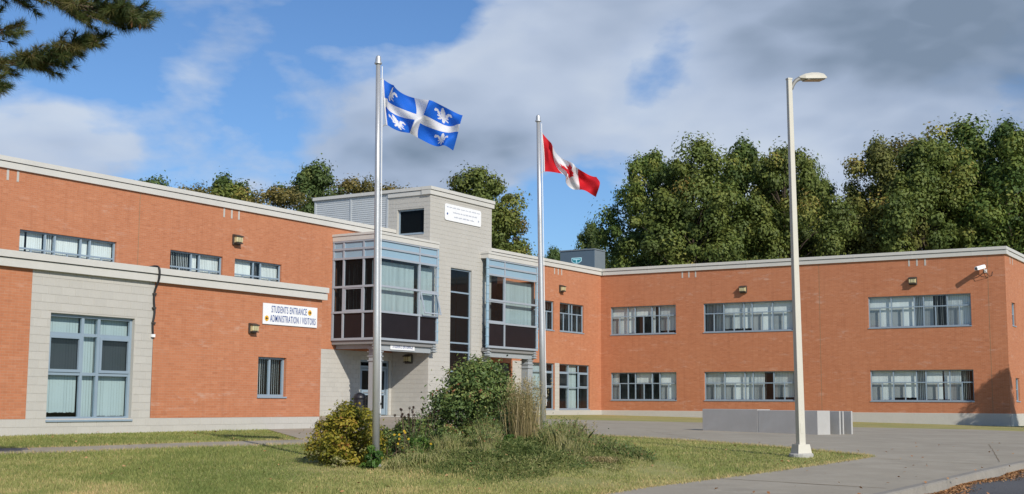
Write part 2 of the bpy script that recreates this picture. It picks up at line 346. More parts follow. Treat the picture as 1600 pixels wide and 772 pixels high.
# ================================================================== GROUND
def drape(name, pts, mat, lift, cell=1.5, region=None, parent=None, drop_edges=0.0):
    """a sheet with the given outline laid over the ground surface"""
    bm = bmesh.new(); vs = [bm.verts.new((p[0], p[1], 0)) for p in pts]; bm.faces.new(vs)
    xs = [p[0] for p in pts]; ys = [p[1] for p in pts]
    x0, x1, y0, y1 = min(xs), max(xs), min(ys), max(ys)
    if region: rx0, rx1, ry0, ry1 = region
    else: rx0, rx1, ry0, ry1 = x0, x1, y0, y1
    def cuts(a, b, ra, rb):
        c = []; t = max(a, ra)
        while t < min(b, rb): c.append(t); t += cell
        t = ra
        step = cell*4
        while t > a: t -= step; step *= 1.6; c.append(t)
        t = rb; step = cell*4
        while t < b: t += step; step *= 1.6; c.append(t)
        return [q for q in c if a+1e-3 < q < b-1e-3]
    for ax, cs in ((0, cuts(x0, x1, rx0, rx1)), (1, cuts(y0, y1, ry0, ry1))):
        for c in cs:
            co = [0, 0, 0]; no = [0, 0, 0]; co[ax] = c; no[ax] = 1
            bmesh.ops.bisect_plane(bm, geom=bm.verts[:]+bm.edges[:]+bm.faces[:], plane_co=co, plane_no=no, dist=1e-5)
    bmesh.ops.triangulate(bm, faces=bm.faces)
    co = np.array([v.co[:] for v in bm.verts]); z = G(co[:, 0], co[:, 1])+lift
    for v, zz in zip(bm.verts, z): v.co.z = zz
    if drop_edges:
        ed = [e for e in bm.edges if e.is_boundary]
        r = bmesh.ops.extrude_edge_only(bm, edges=ed)
        for v in r['geom']:
            if isinstance(v, bmesh.types.BMVert): v.co.z -= drop_edges
    bmesh.ops.recalc_face_normals(bm, faces=bm.faces)
    me = bpy.data.meshes.new(name); bm.to_mesh(me); bm.free(); me.materials.append(mat)
    return link(name, me, parent)
def smooth_line(pts, n=6):
    pts = [Vector(p) for p in pts]; out = []
    P = [pts[0]*2-pts[1]]+pts+[pts[-1]*2-pts[-2]]
    for i in range(1, len(P)-2):
        for k in range(n):
            t = k/n; a, b, c, d = P[i-1:i+3]
            out.append(0.5*((2*b)+(c-a)*t+(2*a-5*b+4*c-d)*t*t+(3*b-3*c+d-a)*t**3))
    out.append(pts[-1]); return out
# kerb line, from the road's near end to its far end
K1 = gpx(1392, 769); K2 = gpx(1600, 722); KD = (K2-K1); KD.z = 0; KD.normalize(); KN = Vector((KD.y, -KD.x, 0))   # KN points to the road
def kl(s, off=0.0): p = K1+KD*s+KN*off; return Vector((p.x, p.y, 0))
far = 700
g = drape('ground', [kl(-far), kl(far), Vector((-far, far, 0))*1.4, Vector((-far, -far, 0))*1.4], mt['lawn'], 0.0, 1.6, (-30, 40, 8, 90)); tag(g, kind='structure')
rd = drape('road', [kl(-300, .16), kl(300, .16), kl(300, 9), kl(-300, 9)], mt['asphalt'], -0.12, 1.5, (-10, 40, 5, 60)); tag(rd, kind='structure')
g2 = drape('far_ground', [kl(-far, 9), kl(-far, far), kl(far, far), kl(far, 9)], mt['lawn'], -0.1, 6, (-10, 60, -30, 60)); tag(g2, kind='structure')
# lawn island outline: back edge, right tip, front edge against the walk
back = [(300, 693), (480, 690.5), (560, 690), (700, 683), (860, 681), (930, 681.5), (1010, 685.5), (1100, 691), (1200, 698.5), (1300, 707.5), (1352, 712.5)]
front = [(1362, 715.5), (1340, 719), (1270, 729.5), (1180, 742), (1090, 754), (1010, 764), (960, 772)]
bk = [gpx(*p) for p in back]; fr = [gpx(*p) for p in front]
fr_dir = (fr[-1]-fr[-2]).normalized(); fr_end = fr[-1]+fr_dir*25
# paved forecourt: everything between the lawn, the kerb and the building
side_walk = smooth_line([bk[1]]+bk[2:], 5)+smooth_line(fr, 5)
pv = [Vector((p.x, p.y, 0)) for p in side_walk]+[Vector((fr_end.x, fr_end.y, 0)), kl(-28), kl(90), Vector((60, 62, 0))]+[Vector((q.x, q.y, 0)) for q in [gpx(*k) for k in ((1640, 677), (1600, 675), (1520, 672), (1342, 668.5), (1096, 661), (960, 658), (900, 656.7), (850, 655.5))]]+[W(12, 3.2), W(19, 2.6), W(26, .05), W(36, .05), W(36.9, 7)]
pv_o = drape('forecourt', pv, mt['pavement'], 0.022, 1.5, drop_edges=.05); tag(pv_o, kind='structure')
# narrow walk along the lower wing
lw = [gpx(-60, 712), gpx(0, 710.5), gpx(120, 707.5), gpx(300, 700), gpx(480, 694.5)]; uw = [gpx(-60, 703), gpx(0, 702), gpx(120, 699), gpx(300, 692.5), gpx(485, 687.5)]
pa = drape('footpath', [Vector((p.x, p.y, 0)) for p in lw]+[Vector((p.x, p.y, 0)) for p in uw[::-1]], mt['pavement'], 0.018, 1.2, drop_edges=.04); tag(pa, kind='structure')
# kerb with a real step
def kerb():
    b = MB(); n = 130
    for i in range(n):
        s0, s1 = -30+i*1.2, -30+(i+1)*1.2-.008
        q = []
        for s in (s0, s1):
            for o, dz in ((-.02, .030), (.12, .030), (.155, .012), (.19, -.14), (-.02, -.14)):
                p = kl(s, o); q.append((p.x, p.y, g1(p.x, p.y)+dz))
        for k in range(5): b.quad(q[k], q[(k+1) % 5], q[5+(k+1) % 5], q[5+k])
        b.poly(q[:5]); b.poly(q[5:][::-1])
    return tag(b.build('kerb', mt['kerb']), kind='structure')
kerb()
# pavement joints: recessed-looking dry seams with dead grass in them
def seam(p0, p1, w, mat, lift=0.027):
    a = gpx(*p0); c = gpx(*p1); n = max(2, int((c-a).length/.35)); rng = random.Random(int(p0[0]*7+p1[0])); b = MB(); t = (c-a).normalized(); s = Vector((-t.y, t.x, 0)); prev = None
    for i in range(n+1):
        p = a.lerp(c, i/n)+s*rng.uniform(-.015, .015); ww = w*rng.uniform(.4, 1.2)
        q = [p+s*ww, p-s*ww]; q = [Vector((k.x, k.y, g1(k.x, k.y)+lift)) for k in q]
        if prev: b.quad(prev[0], prev[1], q[1], q[0])
        prev = q
    return b, mat
sj = MB()
for p0, p1, w in [((1125, 750), (1385, 765.5), .020), ((1362, 718), (1552, 728.5), .016), ((1545, 696), (1562, 724), .010), ((1235, 707.5), (1600, 711), .006), ((860, 684), (1060, 676), .012), ((940, 661.5), (1090, 664), .02), ((1420, 697), (1600, 694), .012), ((1010, 674), (1100, 690), .010), ((1380, 683), (1600, 690), .009)]:
    b, _ = seam(p0, p1, w, None); i = len(sj.v); sj.v += b.v; sj.f += [tuple(i+k for k in f) for f in b.f]; sj.uv += b.uv; sj.mi += b.mi
tag(sj.build('pavement_joint', mt['joint'], pv_o), 'dry weedy joints between the pavement slabs', kind='stuff')
# grass strips along the right wing and round the forecourt edge are the ground itself showing; leaf litter lies in the gutter
def cards(pts, nrm, size, aspect, rng, tint, spin=True):
    """diamond-shaped leaves: arrays of centres, normals, sizes -> verts, faces, tints"""
    n = len(pts); a = rng.normal(size=(n, 3)); a -= nrm*(a*nrm).sum(1, keepdims=True); a /= np.linalg.norm(a, axis=1, keepdims=True)+1e-9
    b = np.cross(nrm, a); s = size[:, None]; w = s*aspect
    v = np.stack([pts-a*s, pts+b*w+nrm*w*.25, pts+a*s, pts-b*w+nrm*w*.25], 1).reshape(-1, 3)
    return v, np.arange(n*4).reshape(n, 4), np.repeat(tint, 4)
def np_mesh(name, v, f, tint, mat):
    me = bpy.data.meshes.new(name); nv, nf, k = len(v), len(f), f.shape[1]
    me.vertices.add(nv); me.vertices.foreach_set('co', v.astype(np.float32).ravel())
    me.loops.add(nf*k); me.loops.foreach_set('vertex_index', f.astype(np.int32).ravel())
    me.polygons.add(nf); me.polygons.foreach_set('loop_start', np.arange(0, nf*k, k, dtype=np.int32)); me.polygons.foreach_set('loop_total', np.full(nf, k, np.int32))
    me.update(calc_edges=True)
    if tint is not None:
        at = me.attributes.new('tint', 'FLOAT', 'POINT'); at.data.foreach_set('value', tint.astype(np.float32))
    me.materials.append(mat); me.validate(); return me
def unit(a): return a/(np.linalg.norm(a, axis=1, keepdims=True)+1e-9)
mt['litter'] = leaf_material('fallen_leaf', [(0, (.26, .115, .045)), (.5, (.42, .20, .085)), (1, (.50, .31, .15))], .1, .8)
rng = np.random.default_rng(5)
n = 15000; s = rng.uniform(-6, 26, n); off = .21+np.abs(rng.normal(0, .16, n)); off = off*(.6+.7*np.sin(s*.9)**2)
off = np.maximum(off, .2)
P = np.stack([K1.x+KD.x*s+KN.x*off, K1.y+KD.y*s+KN.y*off], 1); z = G(P[:, 0], P[:, 1])-.112+rng.uniform(0, .02, n)
nr = unit(np.c_[rng.normal(0, .35, (n, 2)), np.ones(n)])
v, f, t = cards(np.c_[P, z], nr, rng.uniform(.010, .030, n), .7, rng, rng.uniform(0, 1, n))
tag(link('leaf_litter', np_mesh('leaf_litter', v, f, t, mt['litter'])), 'orange fallen leaves lying in the gutter along the kerb', 'leaves', kind='stuff')
# grass blades over the near lawn
def in_poly(P, poly):
    x, y = P[:, 0], P[:, 1]; c = np.zeros(len(P), bool); n = len(poly); j = n-1
    for i in range(n):
        xi, yi, xj, yj = poly[i][0], poly[i][1], poly[j][0], poly[j][1]
        c ^= ((yi > y) != (yj > y)) & (x < (xj-xi)*(y-yi)/(yj-yi+1e-12)+xi); j = i
    return c
def vnoise(P, s, seed):
    r = np.random.default_rng(seed); ph = r.uniform(0, 6.28, (6, 2)); k = r.normal(size=(6, 2))*s; o = 0
    for i in range(6): o = o+np.sin(P[:, 0]*k[i, 0]+ph[i, 0]+1.3*np.sin(P[:, 1]*k[i, 1]*.7+ph[i, 1]))*.17
    return o
def blades():
    rng = np.random.default_rng(11); N = 640000
    # even scatter in depth, denser near the eye
    Y = 15+rng.uniform(0, 1, N)**1.7*28; X = rng.uniform(-.45, .36, N)*Y
    P = np.c_[X, Y]
    bad = in_poly(P, pv)|in_poly(P, [(p.x, p.y) for p in lw]+[(p.x, p.y) for p in uw[::-1]])
    q = P-np.array([K1.x, K1.y]); bad |= (q@np.array([KN.x, KN.y])) > -.15
    u = -((P-BC[:2])@d1[:2]); vv = -((P-BC[:2])@d2[:2]); bad |= (vv < 10.06)&(u > 36.9)
    P = P[~bad]; n = len(P); z = G(P[:, 0], P[:, 1])
    h = rng.uniform(.020, .070, n)*(1+.5*vnoise(P, 1.2, 3)); lean = rng.normal(0, .022, (n, 2)); w = rng.uniform(.003, .0065, n)*(1+P[:, 1]/40)
    an = rng.uniform(0, 6.28, n); dx, dy = np.cos(an)*w, np.sin(an)*w
    b = np.c_[P, z-.004]
    v = np.stack([b+np.c_[dx, dy, np.zeros(n)], b-np.c_[dx, dy, np.zeros(n)], b+np.c_[lean, h]], 1).reshape(-1, 3)
    dry = vnoise(P, .5, 8)+vnoise(P, 2.1, 9)*.7+2.2*np.exp(-((P[:, 0]+6.6)/4.6)**2-((P[:, 1]-18.3)/2.0)**2)*(.6+.6*vnoise(P, 3, 21))+.5*vnoise(P, 1.1, 22)-.2
    t = np.clip(.42+.40*dry+.16*vnoise(P, 9, 12)+rng.normal(0, .22, n), 0, 1)
    me = np_mesh('lawn_grass', v, np.arange(n*3).reshape(n, 3), np.repeat(t, 3), mt['grassblade'])
    tag(link('lawn_grass', me), 'short patchy green and straw coloured lawn grass', 'grass', kind='stuff')
blades()
def fringe():
    rng = np.random.default_rng(12); V = []; T = []
    lines = [([(p.x, p.y) for p in side_walk], 1.0), ([(p.x, p.y) for p in lw], .6), ([(p.x, p.y) for p in uw], .6), ([(fr[-1].x, fr[-1].y), (fr_end.x, fr_end.y)], 1)]
    for ln, k in lines:
        for a, b in zip(ln[:-1], ln[1:]):
            a = np.array(a); b = np.array(b); L = np.linalg.norm(b-a)
            if L > 12 and a[1] > 40: continue
            n = int(L*260*k); t = rng.random(n)[:, None]; q = a+(b-a)*t+rng.normal(0, .055, (n, 2)); z = G(q[:, 0], q[:, 1])+.012; h = rng.uniform(.02, .075, n); le = rng.normal(0, .035, (n, 2)); an = rng.uniform(0, 6.28, n); w = rng.uniform(.004, .009, n)
            o = np.c_[np.cos(an)*w, np.sin(an)*w, np.zeros(n)]; p0 = np.c_[q, z]; V.append(np.stack([p0+o, p0-o, p0+np.c_[le, h]], 1).reshape(-1, 3)); T.append(np.repeat(np.clip(rng.normal(.72, .2, n), 0, 1), 3))
    v = np.concatenate(V); tag(link('edge_grass', np_mesh('edge_grass', v, np.arange(len(v)).reshape(-1, 3), np.concatenate(T), mt['grassblade'])), 'dry straggling grass along the pavement edges', 'grass', kind='stuff')
fringe()

# ================================================================== BUILDING
B = empty('school_building', tuple(BC), BROT)
tag(B, 'two storey orange brick school with grey block entrance tower and glazed bays', 'building')
def pt(ax, c, a, z):    # point on a wall plane of the building frame
    return (a, c, z) if ax == 'v' else (c, a, z)
def bx(b, ax, c0, c1, a0, a1, z0, z1, mi=0):
    if ax == 'v': b.box(a0, a1, min(c0, c1), max(c0, c1), z0, z1, mi)
    else: b.box(min(c0, c1), max(c0, c1), a0, a1, z0, z1, mi)
def wall(name, ax, c, a0, a1, z0, z1, mat, holes=(), depth=.16, label=None, uvo=0.0):
    """wall face with openings cut through it and their reveals"""
    b = MB(); xs = sorted({a0, a1, *[h[k] for h in holes for k in (0, 1) if a0 < h[k] < a1]}); zs = sorted({z0, z1, *[h[k] for h in holes for k in (2, 3) if z0 < h[k] < z1]})
    for i in range(len(xs)-1):
        for j in range(len(zs)-1):
            ca, cz = (xs[i]+xs[i+1])/2, (zs[j]+zs[j+1])/2
            if any(h[0] < ca < h[1] and h[2] < cz < h[3] for h in holes): continue
            q = [(xs[i], zs[j]), (xs[i+1], zs[j]), (xs[i+1], zs[j+1]), (xs[i], zs[j+1])]
            b.quad(*[pt(ax, c, *k) for k in q], uv=[(k[0]+uvo, k[1]) for k in q])
    for h in holes:
        h0, h1, k0, k1 = max(h[0], a0), min(h[1], a1), max(h[2], z0), min(h[3], z1)
        for (pa, za), (pb, zb) in (((h0, k0), (h1, k0)), ((h1, k0), (h1, k1)), ((h1, k1), (h0, k1)), ((h0, k1), (h0, k0))):
            q = [pt(ax, c, pa, za), pt(ax, c, pb, zb), pt(ax, c-depth, pb, zb), pt(ax, c-depth, pa, za)]
            L = abs(pa-pb)+abs(za-zb)
            uvq = [(pa, za), (pb, zb), (pb+.16, zb), (pa+.16, za)] if pa == pb else [(pa, za), (pb, zb), (pb, zb+.14), (pa, za+.14)]
            b.quad(*q, uv=uvq)
    o = b.build(name, mat, B)
    if label: tag(o, label)
    return o
BLK = {}; RELIEF = .008
def block_at(parent, ax, c, a0, a1, z0, z1, name='block', mat=None):
    w, h = round(a1-a0, 3), round(z1-z0, 3); key = (ax, w, h)
    if key not in BLK:
        b = MB(); e = .004
        # chamfered face block, 10 quads
        if ax == 'v': q0 = [(0, 0, 0), (w, 0, 0), (w, 0, h), (0, 0, h)]; q1 = [(e, RELIEF, e), (w-e, RELIEF, e), (w-e, RELIEF, h-e), (e, RELIEF, h-e)]
        else: q0 = [(0, 0, 0), (0, w, 0), (0, w, h), (0, 0, h)]; q1 = [(RELIEF, e, e), (RELIEF, w-e, e), (RELIEF, w-e, h-e), (RELIEF, e, h-e)]
        b.quad(*q1)
        for k in range(4): b.quad(q0[k], q0[(k+1) % 4], q1[(k+1) % 4], q1[k])
        BLK[key] = b.mesh(name, mt['block'])
    o = link(name, BLK[key], parent); o.location = (a0, c, z0) if ax == 'v' else (c, a0, z0)
    return o
def block_layout(a0, a1, z0, z1, holes=(), bw=.40, bh=.203, ztop=None):
    out = []; j = .006; row = 0; z = z0
    while z < z1-.03:
        zt = min(z+bh, z1); off = (row % 2)*bw/2
        x = a0-off
        while x < a1-.01:
            s, e = max(x, a0), min(x+bw, a1); x += bw
            segs = [(s, e, z, zt)]
            for h in holes:
                ns = []
                for (p, q, r, t) in segs:
                    if h[1] <= p or h[0] >= q or h[3] <= r or h[2] >= t: ns.append((p, q, r, t)); continue
                    if p < h[0]: ns.append((p, h[0], r, t))
                    if q > h[1]: ns.append((h[1], q, r, t))
                    m0, m1 = max(p, h[0]), min(q, h[1])
                    if r < h[2]: ns.append((m0, m1, r, h[2]))
                    if t > h[3]: ns.append((m0, m1, h[3], t))
                segs = ns
            out += [(p+j/2, q-j/2, r+j/2, t-j/2) for p, q, r, t in segs if q-p > .05 and t-r > .04]
        z += bh; row += 1
    return out
def blocks(parent, ax, c, lay):
    for (p, q, r, t) in lay: block_at(parent, ax, c, p, q, r, t)
def blocks_joined(parent, ax, c, lay, name='block_course'):
    b = MB(); e = .004
    for (p, q, r, t) in lay:
        f = [pt(ax, c+.0, *k) for k in ((p, r), (q, r), (q, t), (p, t))]; g_ = [pt(ax, c+RELIEF, *k) for k in ((p+e, r+e), (q-e, r+e), (q-e, t-e), (p+e, t-e))]
        b.quad(*g_)
        for k in range(4): b.quad(f[k], f[(k+1) % 4], g_[(k+1) % 4], g_[k])
    return tag(b.build(name, mt['block'], parent), 'upper courses of grey concrete block', kind='stuff')
def coping(name, ax, c, a0, a1, ztop, h1=.155, h2=.215, p1=.13, p2=.085, back=.45, label=None, e0=True, e1=True):
    b = MB()
    bx(b, ax, c-back, c+p1, a0, a1, ztop-h1, ztop)
    bx(b, ax, c-back+.02, c+p2-.05, a0+.02, a1-.02, ztop-h1-.018, ztop-h1+.002, 1)
    bx(b, ax, c-back+.01, c+p2, a0+.012, a1-.012, ztop-h1-.018-h2, ztop-h1-.018)
    o = b.build(name, [mt['coping'], mt['black']], B)
    if label: tag(o, label)
    # joint covers between coping lengths
    x = a0+3.05
    while x < min(a1-.5, 52):
        j = MB(); bx(j, ax, c-back-.002, c+p1+.004, x-.03, x+.03, ztop-h1-.003, ztop+.003); bx(j, ax, c+p2-.01, c+p2+.004, x-.03, x+.03, ztop-h1-.018-h2-.003, ztop-h1-.02); x += 3.05; j.build('coping_joint', mt['coping'], o)
    return o

# ---- windows
wrng = random.Random(42)
def slats(b, ax, c, a0, a1, z0, z1, ang, pitch=.088, skip=0.0, seed=0):
    r = random.Random(seed); x = a0+.03
    while x < a1-.03:
        if r.random() >= skip:
            an = ang+(r.uniform(-.10, .10) if ang > .3 else r.uniform(-.05, .05)); dx, dy = .044*math.cos(an), .044*math.sin(an)
            b.quad(pt(ax, c-dy, x-dx, z0+r.uniform(0, .02)), pt(ax, c+dy, x+dx, z0+r.uniform(0, .02)), pt(ax, c+dy, x+dx, z1), pt(ax, c-dy, x-dx, z1))
        x += pitch
def window(ax, c, a0, a1, z0, z1, cols, transom=(.34,), split=True, label=None, blind=None, sash=(), recess=.10, fw=.055, lowmat='screen', blindmat='blind', sill=True, seed=0, flip=False):
    """cols: relative widths of bays; transom: fractions from the top; every pane is its own object"""
    r = random.Random(seed); w = empty('window', (0, 0, 0)); w.parent = B; w.location = pt(ax, c, (a0+a1)/2, z0)
    if label: tag(w, label)
    oa = (a0+a1)/2
    def loc(a): return a-oa
    cc = -recess; fb = MB(); H = z1-z0
    def bar(x0, x1, y0, y1, d0=-.05, d1=.012): bx(fb, ax, cc+d0, cc+d1, x0, x1, y0, y1)
    A0, A1 = loc(a0), loc(a1)
    bar(A0, A1, 0, fw, d1=.02); bar(A0, A1, H-fw, H, d1=.02); bar(A0, A0+fw, fw, H-fw, d1=.02); bar(A1-fw, A1, fw, H-fw, d1=.02)
    tot = sum(cols); xs = [A0]
    for k in cols: xs.append(xs[-1]+(A1-A0)*k/tot)
    for x in xs[1:-1]: bar(x-fw*.55, x+fw*.55, fw, H-fw)
    ts = [H*(1-t) for t in transom]
    for t in ts: 
        for i in range(len(cols)): bar(xs[i]+fw*.56, xs[i+1]-fw*.56, t-fw*.5, t+fw*.5, d1=.008)
    rows = [H]+ts+[0]
    mx = max(cols)
    panes = []
    for i in range(len(cols)):
        for k in range(len(rows)-1):
            p = [xs[i]+fw*.5, xs[i+1]-fw*.5, rows[k+1]+fw*.5, rows[k]-fw*.5]
            low = k == len(rows)-2
            if low and split and cols[i] == mx:
                m_ = (p[0]+p[1])/2+((p[1]-p[0])*.0)
                bar(m_-.028, m_+.028, p[2]+.001, p[3]-.001, d1=.004)
                panes.append((p[0], m_-.02, p[2], p[3], 'screen' if not flip else 'glass', i, k)); panes.append((m_+.02, p[1], p[2], p[3], 'glass' if not flip else 'screen', i, k))
            else: panes.append((*p, 'darkscreen' if (i, k) in sash else (lowmat if (low and not split) else 'glass'), i, k))
            if (i, k) in sash:
                e = .07; q = p
                for s_ in ((q[0], q[1], q[2], q[2]+e), (q[0], q[1], q[3]-e, q[3]), (q[0], q[0]+e, q[2]+e, q[3]-e), (q[1]-e, q[1], q[2]+e, q[3]-e)): bx(fb, ax, cc-.02, cc+.035, *s_)
    fb.build('frame', mt['frame'], w)
    for p in panes:
        pb = MB(); q = [(p[0], p[2]), (p[1], p[2]), (p[1], p[3]), (p[0], p[3])]; pb.quad(*[pt(ax, cc-.02, *k) for k in q]); pb.build('pane', mt['tinted' if p[4] == 'tinted' else p[4]], w)
    # vertical blinds, one run behind each bay
    bb = MB()
    for i in range(len(cols)):
        mode = (blind[i % len(blind)] if blind else r.choice('ccoop'))
        x0, x1 = xs[i]+.02, xs[i+1]-.02
        if mode == 'c': slats(bb, ax, cc-.16, x0, x1, .05+r.choice((0, 0, .03, .12)), H-.03, r.choice((.03, .06, .12, .25)) if blindmat == 'blind' else .05, seed=r.random(), skip=r.choice((0, 0, .03, .06)) if blindmat == 'blind' else 0)
        elif mode == 'o': slats(bb, ax, cc-.16, x0, x1, .05, H-.03, .62, seed=r.random())
        elif mode == 'p':
            k = r.uniform(.35, .65); slats(bb, ax, cc-.16, x0, x0+(x1-x0)*k, .05, H-.03, .2, seed=r.random()); slats(bb, ax, cc-.16, x0+(x1-x0)*k, x1, .05, H-.03, 1.1, seed=r.random(), skip=.35)
        elif mode == 'h': slats(bb, ax, cc-.16, x0, x1, H*.62, H-.03, .1, seed=r.random())
        elif mode == 'l': slats(bb, ax, cc-.16, x0, x0+(x1-x0)*.4, .05, H-.03, .25, seed=r.random())
    if bb.v: bb.build('vertical_blind', mt[blindmat], w)
    if sill:
        sb = MB(); bx(sb, ax, -recess-.02, .035, A0-.02, A1+.02, -.045, -.002); sb.build('sill', mt['frame'], w)
    return w
def vents(ax, c, spots, z0=8.83, z1=9.19):
    for a in spots:
        b = MB(); bx(b, ax, -.03, .012, -.042, .042, 0, z1-z0); o = b.build('vent_strip', mt['block'], B); o.location = pt(ax, c, a, z0)

ROOF = 9.6
# ---- left wing, upper wall (plane v = 0)
ux = [(36.6, 40.67), (31.31, 34.04), (27.92, 30.64)]
HU = [(a, b, 5.66, 7.26) for a, b in ux]
wall('wall', 'v', 0, 25.4, 66, .2, 9.25, mt['brick'], HU, label='orange brick upper wall of the long left wing')
window('v', 0, 36.6, 40.67, 5.66, 7.26, (3, 1.1, 3, 1.1, 3), (.38,), label='five bay upper window nearest the left edge', blind='ccccc', seed=3)
window('v', 0, 31.31, 34.04, 5.66, 7.26, (3, 1.1, 3), (.38,), label='three bay upper window left of the wall lamp', blind='cco', seed=4)
window('v', 0, 27.92, 30.64, 5.66, 7.26, (3, 1.1, 3), (.38,), label='three bay upper window right of the wall lamp', blind='coc', seed=5)
coping('parapet_coping', 'v', 0, 20.32, 66, ROOF, label='pale two step metal coping of the left wing')
vents('v', 0, (41.25, 40.86, 31.32, 30.9, 30.5))
# below and beside the entrance: brick over block
wall('wall', 'v', 0, 20.3, 25.4, 3.88, 9.25, mt['brick'])
dh = (20.5, 22.6, .6, 3.5)
bw_ = wall('wall', 'v', -.012, 20.3, 25.4, .2, 3.88, mt['mortar'], [dh], label='grey block wall of the recessed entrance')
blocks(bw_, 'v', -.012, block_layout(20.31, 25.4, 1.04, 3.88, [dh]))
# ---- middle wall between the right bay and the corner
HM = [(2.12, 4.9, 5.66, 7.28), (5.54, 8.4, 5.66, 7.28), (1.43, 4.93, 1.28, 3.82), (5.5, 8.8, 1.28, 3.82), (10.1, 11.9, .9, 3.7)]
wall('wall', 'v', 0, 0.0, 15.2, 1.22, 9.25, mt['brick'], HM, label='orange brick wall between the right bay and the inner corner')
wb = wall('base_wall', 'v', .03, 0.0, 15.2, .2, 1.22, mt['block'], [(10.1, 11.9, .9, 1.3)], label='grey concrete base below the middle wall')
b = MB(); b.box(0.0, 10.09, 0.0, .0305, 1.20, 1.224); b.build('base_ledge', mt['coping'], B)
window('v', 0, 2.12, 4.9, 5.66, 7.28, (2.6, .7, 2.6), (.36,), label='upper window beside the inner corner', blind='ooo', seed=11)
window('v', 0, 5.54, 8.4, 5.66, 7.28, (2.6, .7, 2.6), (.36,), label='upper window partly behind the right bay', blind='ooo', seed=12)
window('v', 0, 1.43, 4.93, 1.28, 3.82, (1, 1, 1), (.18, .52), split=False, lowmat='glass', label='tall ground floor window beside the inner corner', blind='oco', sash=((0, 1), (2, 1)), blindmat='bluegreyblind', seed=13)
window('v', 0, 5.5, 8.8, 1.28, 3.82, (1, 1, 1), (.18, .52), split=False, lowmat='glass', label='tall ground floor window behind the right bay column', blind='oco', sash=((0, 1), (2, 1)), blindmat='bluegreyblind', seed=14)
for a0, a1 in ((4.97, 5.46), (8.84, 9.9)):
    p = wall('pier', 'v', .012, a0, a1, 1.22, 3.85, mt['mortar'], label='pale block pier between ground floor windows'); blocks(p, 'v', .012, block_layout(a0, a1, 1.22, 3.85))
vents('v', 0, (5.5, 5.09, 4.7)); coping('parapet_coping', 'v', 0, -.0, 15.1, ROOF, label='pale two step coping beside the inner corner')
# dark sheet under the right bay, the bay's shade put into its colour
db = MB(); bx(db, 'v', -.14, -.08, 10.12, 11.88, .9, 3.68); db.build('painted_shade', mt['dark'], B)
# ---- right wing (plane u = 0)
VR = 23.04
vw = [(.64, 4.88), (6.6, 11.9), (16.05, 21.32)]
HR = [(a, b, 5.66, 7.30) for a, b in vw]+[(a, b, 1.83, 3.43) for a, b in vw]
wall('wall', 'u', 0, 0, VR, 1.22, 9.25, mt['brick'], HR, label='orange brick front wall of the right wing')
wall('base_wall', 'u', .03, 0, VR+.03, .1, 1.22, mt['block'], label='grey concrete base of the right wing')
b = MB(); b.box(0.0, .0305, 0.031, VR+.0295, 1.20, 1.224); b.build('base_ledge', mt['coping'], B)
P3 = (3, 1.3, 3, 1.3, 3); P5 = (3, 3, 1.2, 3, 3)
names = ['beside the inner corner', 'in the middle of the right wing', 'nearest the right end of the wing']
bl_u = ['cchpc', 'occcc', 'ccopc']; bl_l = ['l-h-c', 'cccpc', 'ccocp']
for k, (a, e) in enumerate(vw):
    window('u', 0, a, e, 5.66, 7.30, P3 if k == 0 else P5, (.36,), label='upper blue framed window '+names[k], blind=bl_u[k], seed=20+k)
    window('u', 0, a, e, 1.83, 3.43, P3 if k == 0 else P5, (.40,), label='lower blue framed window '+names[k], blind=bl_l[k], seed=30+k)
coping('parapet_coping', 'u', 0, .14, VR+.13, ROOF, label='pale two step coping along the right wing')
vents('u', 0, (5.32, 5.73, 6.15, 18.27, 18.68, 19.1))
# control joints in the brick
for ax, c, a in (('u', 0, 13.41), ('u', 0, 22.2), ('v', 0, 35.6)):
    b = MB(); bx(b, ax, c-.002, c+.004, a-.010, a+.010, 1.23, 9.2); b.build('control_joint', mt['joint'], B)
# end face of the right wing (plane v = VR, towards -u)
HE = [(-2.17, -1.29, 5.68, 6.86), (-2.44, -1.5, 1.85, 3.02)]
wall('wall', 'v', VR, -30, 0, 1.22, 9.25, mt['brick'], HE, label='orange brick end wall at the right edge')
wall('base_wall', 'v', VR+.03, -30, .03, .1, 1.22, mt['block'])
for k, h in enumerate(HE): window('v', VR, *h, (1,), (.5,), split=False, label='narrow end wall window '+('above' if k == 0 else 'below'), blind='c', seed=50+k)
coping('parapet_coping', 'v', VR, -30, -.46, ROOF, label='pale coping of the right end wall'); vents('v', VR, (-1.3, -1.9))
# ---- backs and roofs so that the rooms are closed
b = MB(); z = ROOF-.3
b.quad((66, -.02, z), (66, -24, z), (0, -24, z), (0, -.02, z)); b.quad((-.02, VR-.02, z), (-.02, -24, z), (-30, -24, z), (-30, VR-.02, z)); b.build('flat_roof', mt['roof'], B)
b = MB()
b.quad((66, -24, .1), (-30, -24, .1), (-30, -24, 9.25), (66, -24, 9.25)); b.quad((66, 0, .1), (66, -24, .1), (66, -24, 9.25), (66, 0, 9.25)); b.quad((-30, VR, .1), (-30, -24, .1), (-30, -24, 9.25), (-30, VR, 9.25))
b.build('rear_wall', mt['brick'], B)
b = MB(); b.quad((66, -7, .1), (-7, -7, .1), (-7, -7, 9.2), (66, -7, 9.2)); b.quad((-7, VR, .1), (-7, -7, .1), (-7, -7, 9.2), (-7, VR, 9.2))
b.quad((66, -.2, 4.75), (66, -7, 4.75), (-7, -7, 4.75), (-.2, -.2, 4.75)); b.quad((-.2, VR, 4.75), (-.2, -.2, 4.75), (-7, -7, 4.75), (-7, VR, 4.75)); b.build('inner_wall', M('interior_paint', (.30, .30, .28), .9), B)

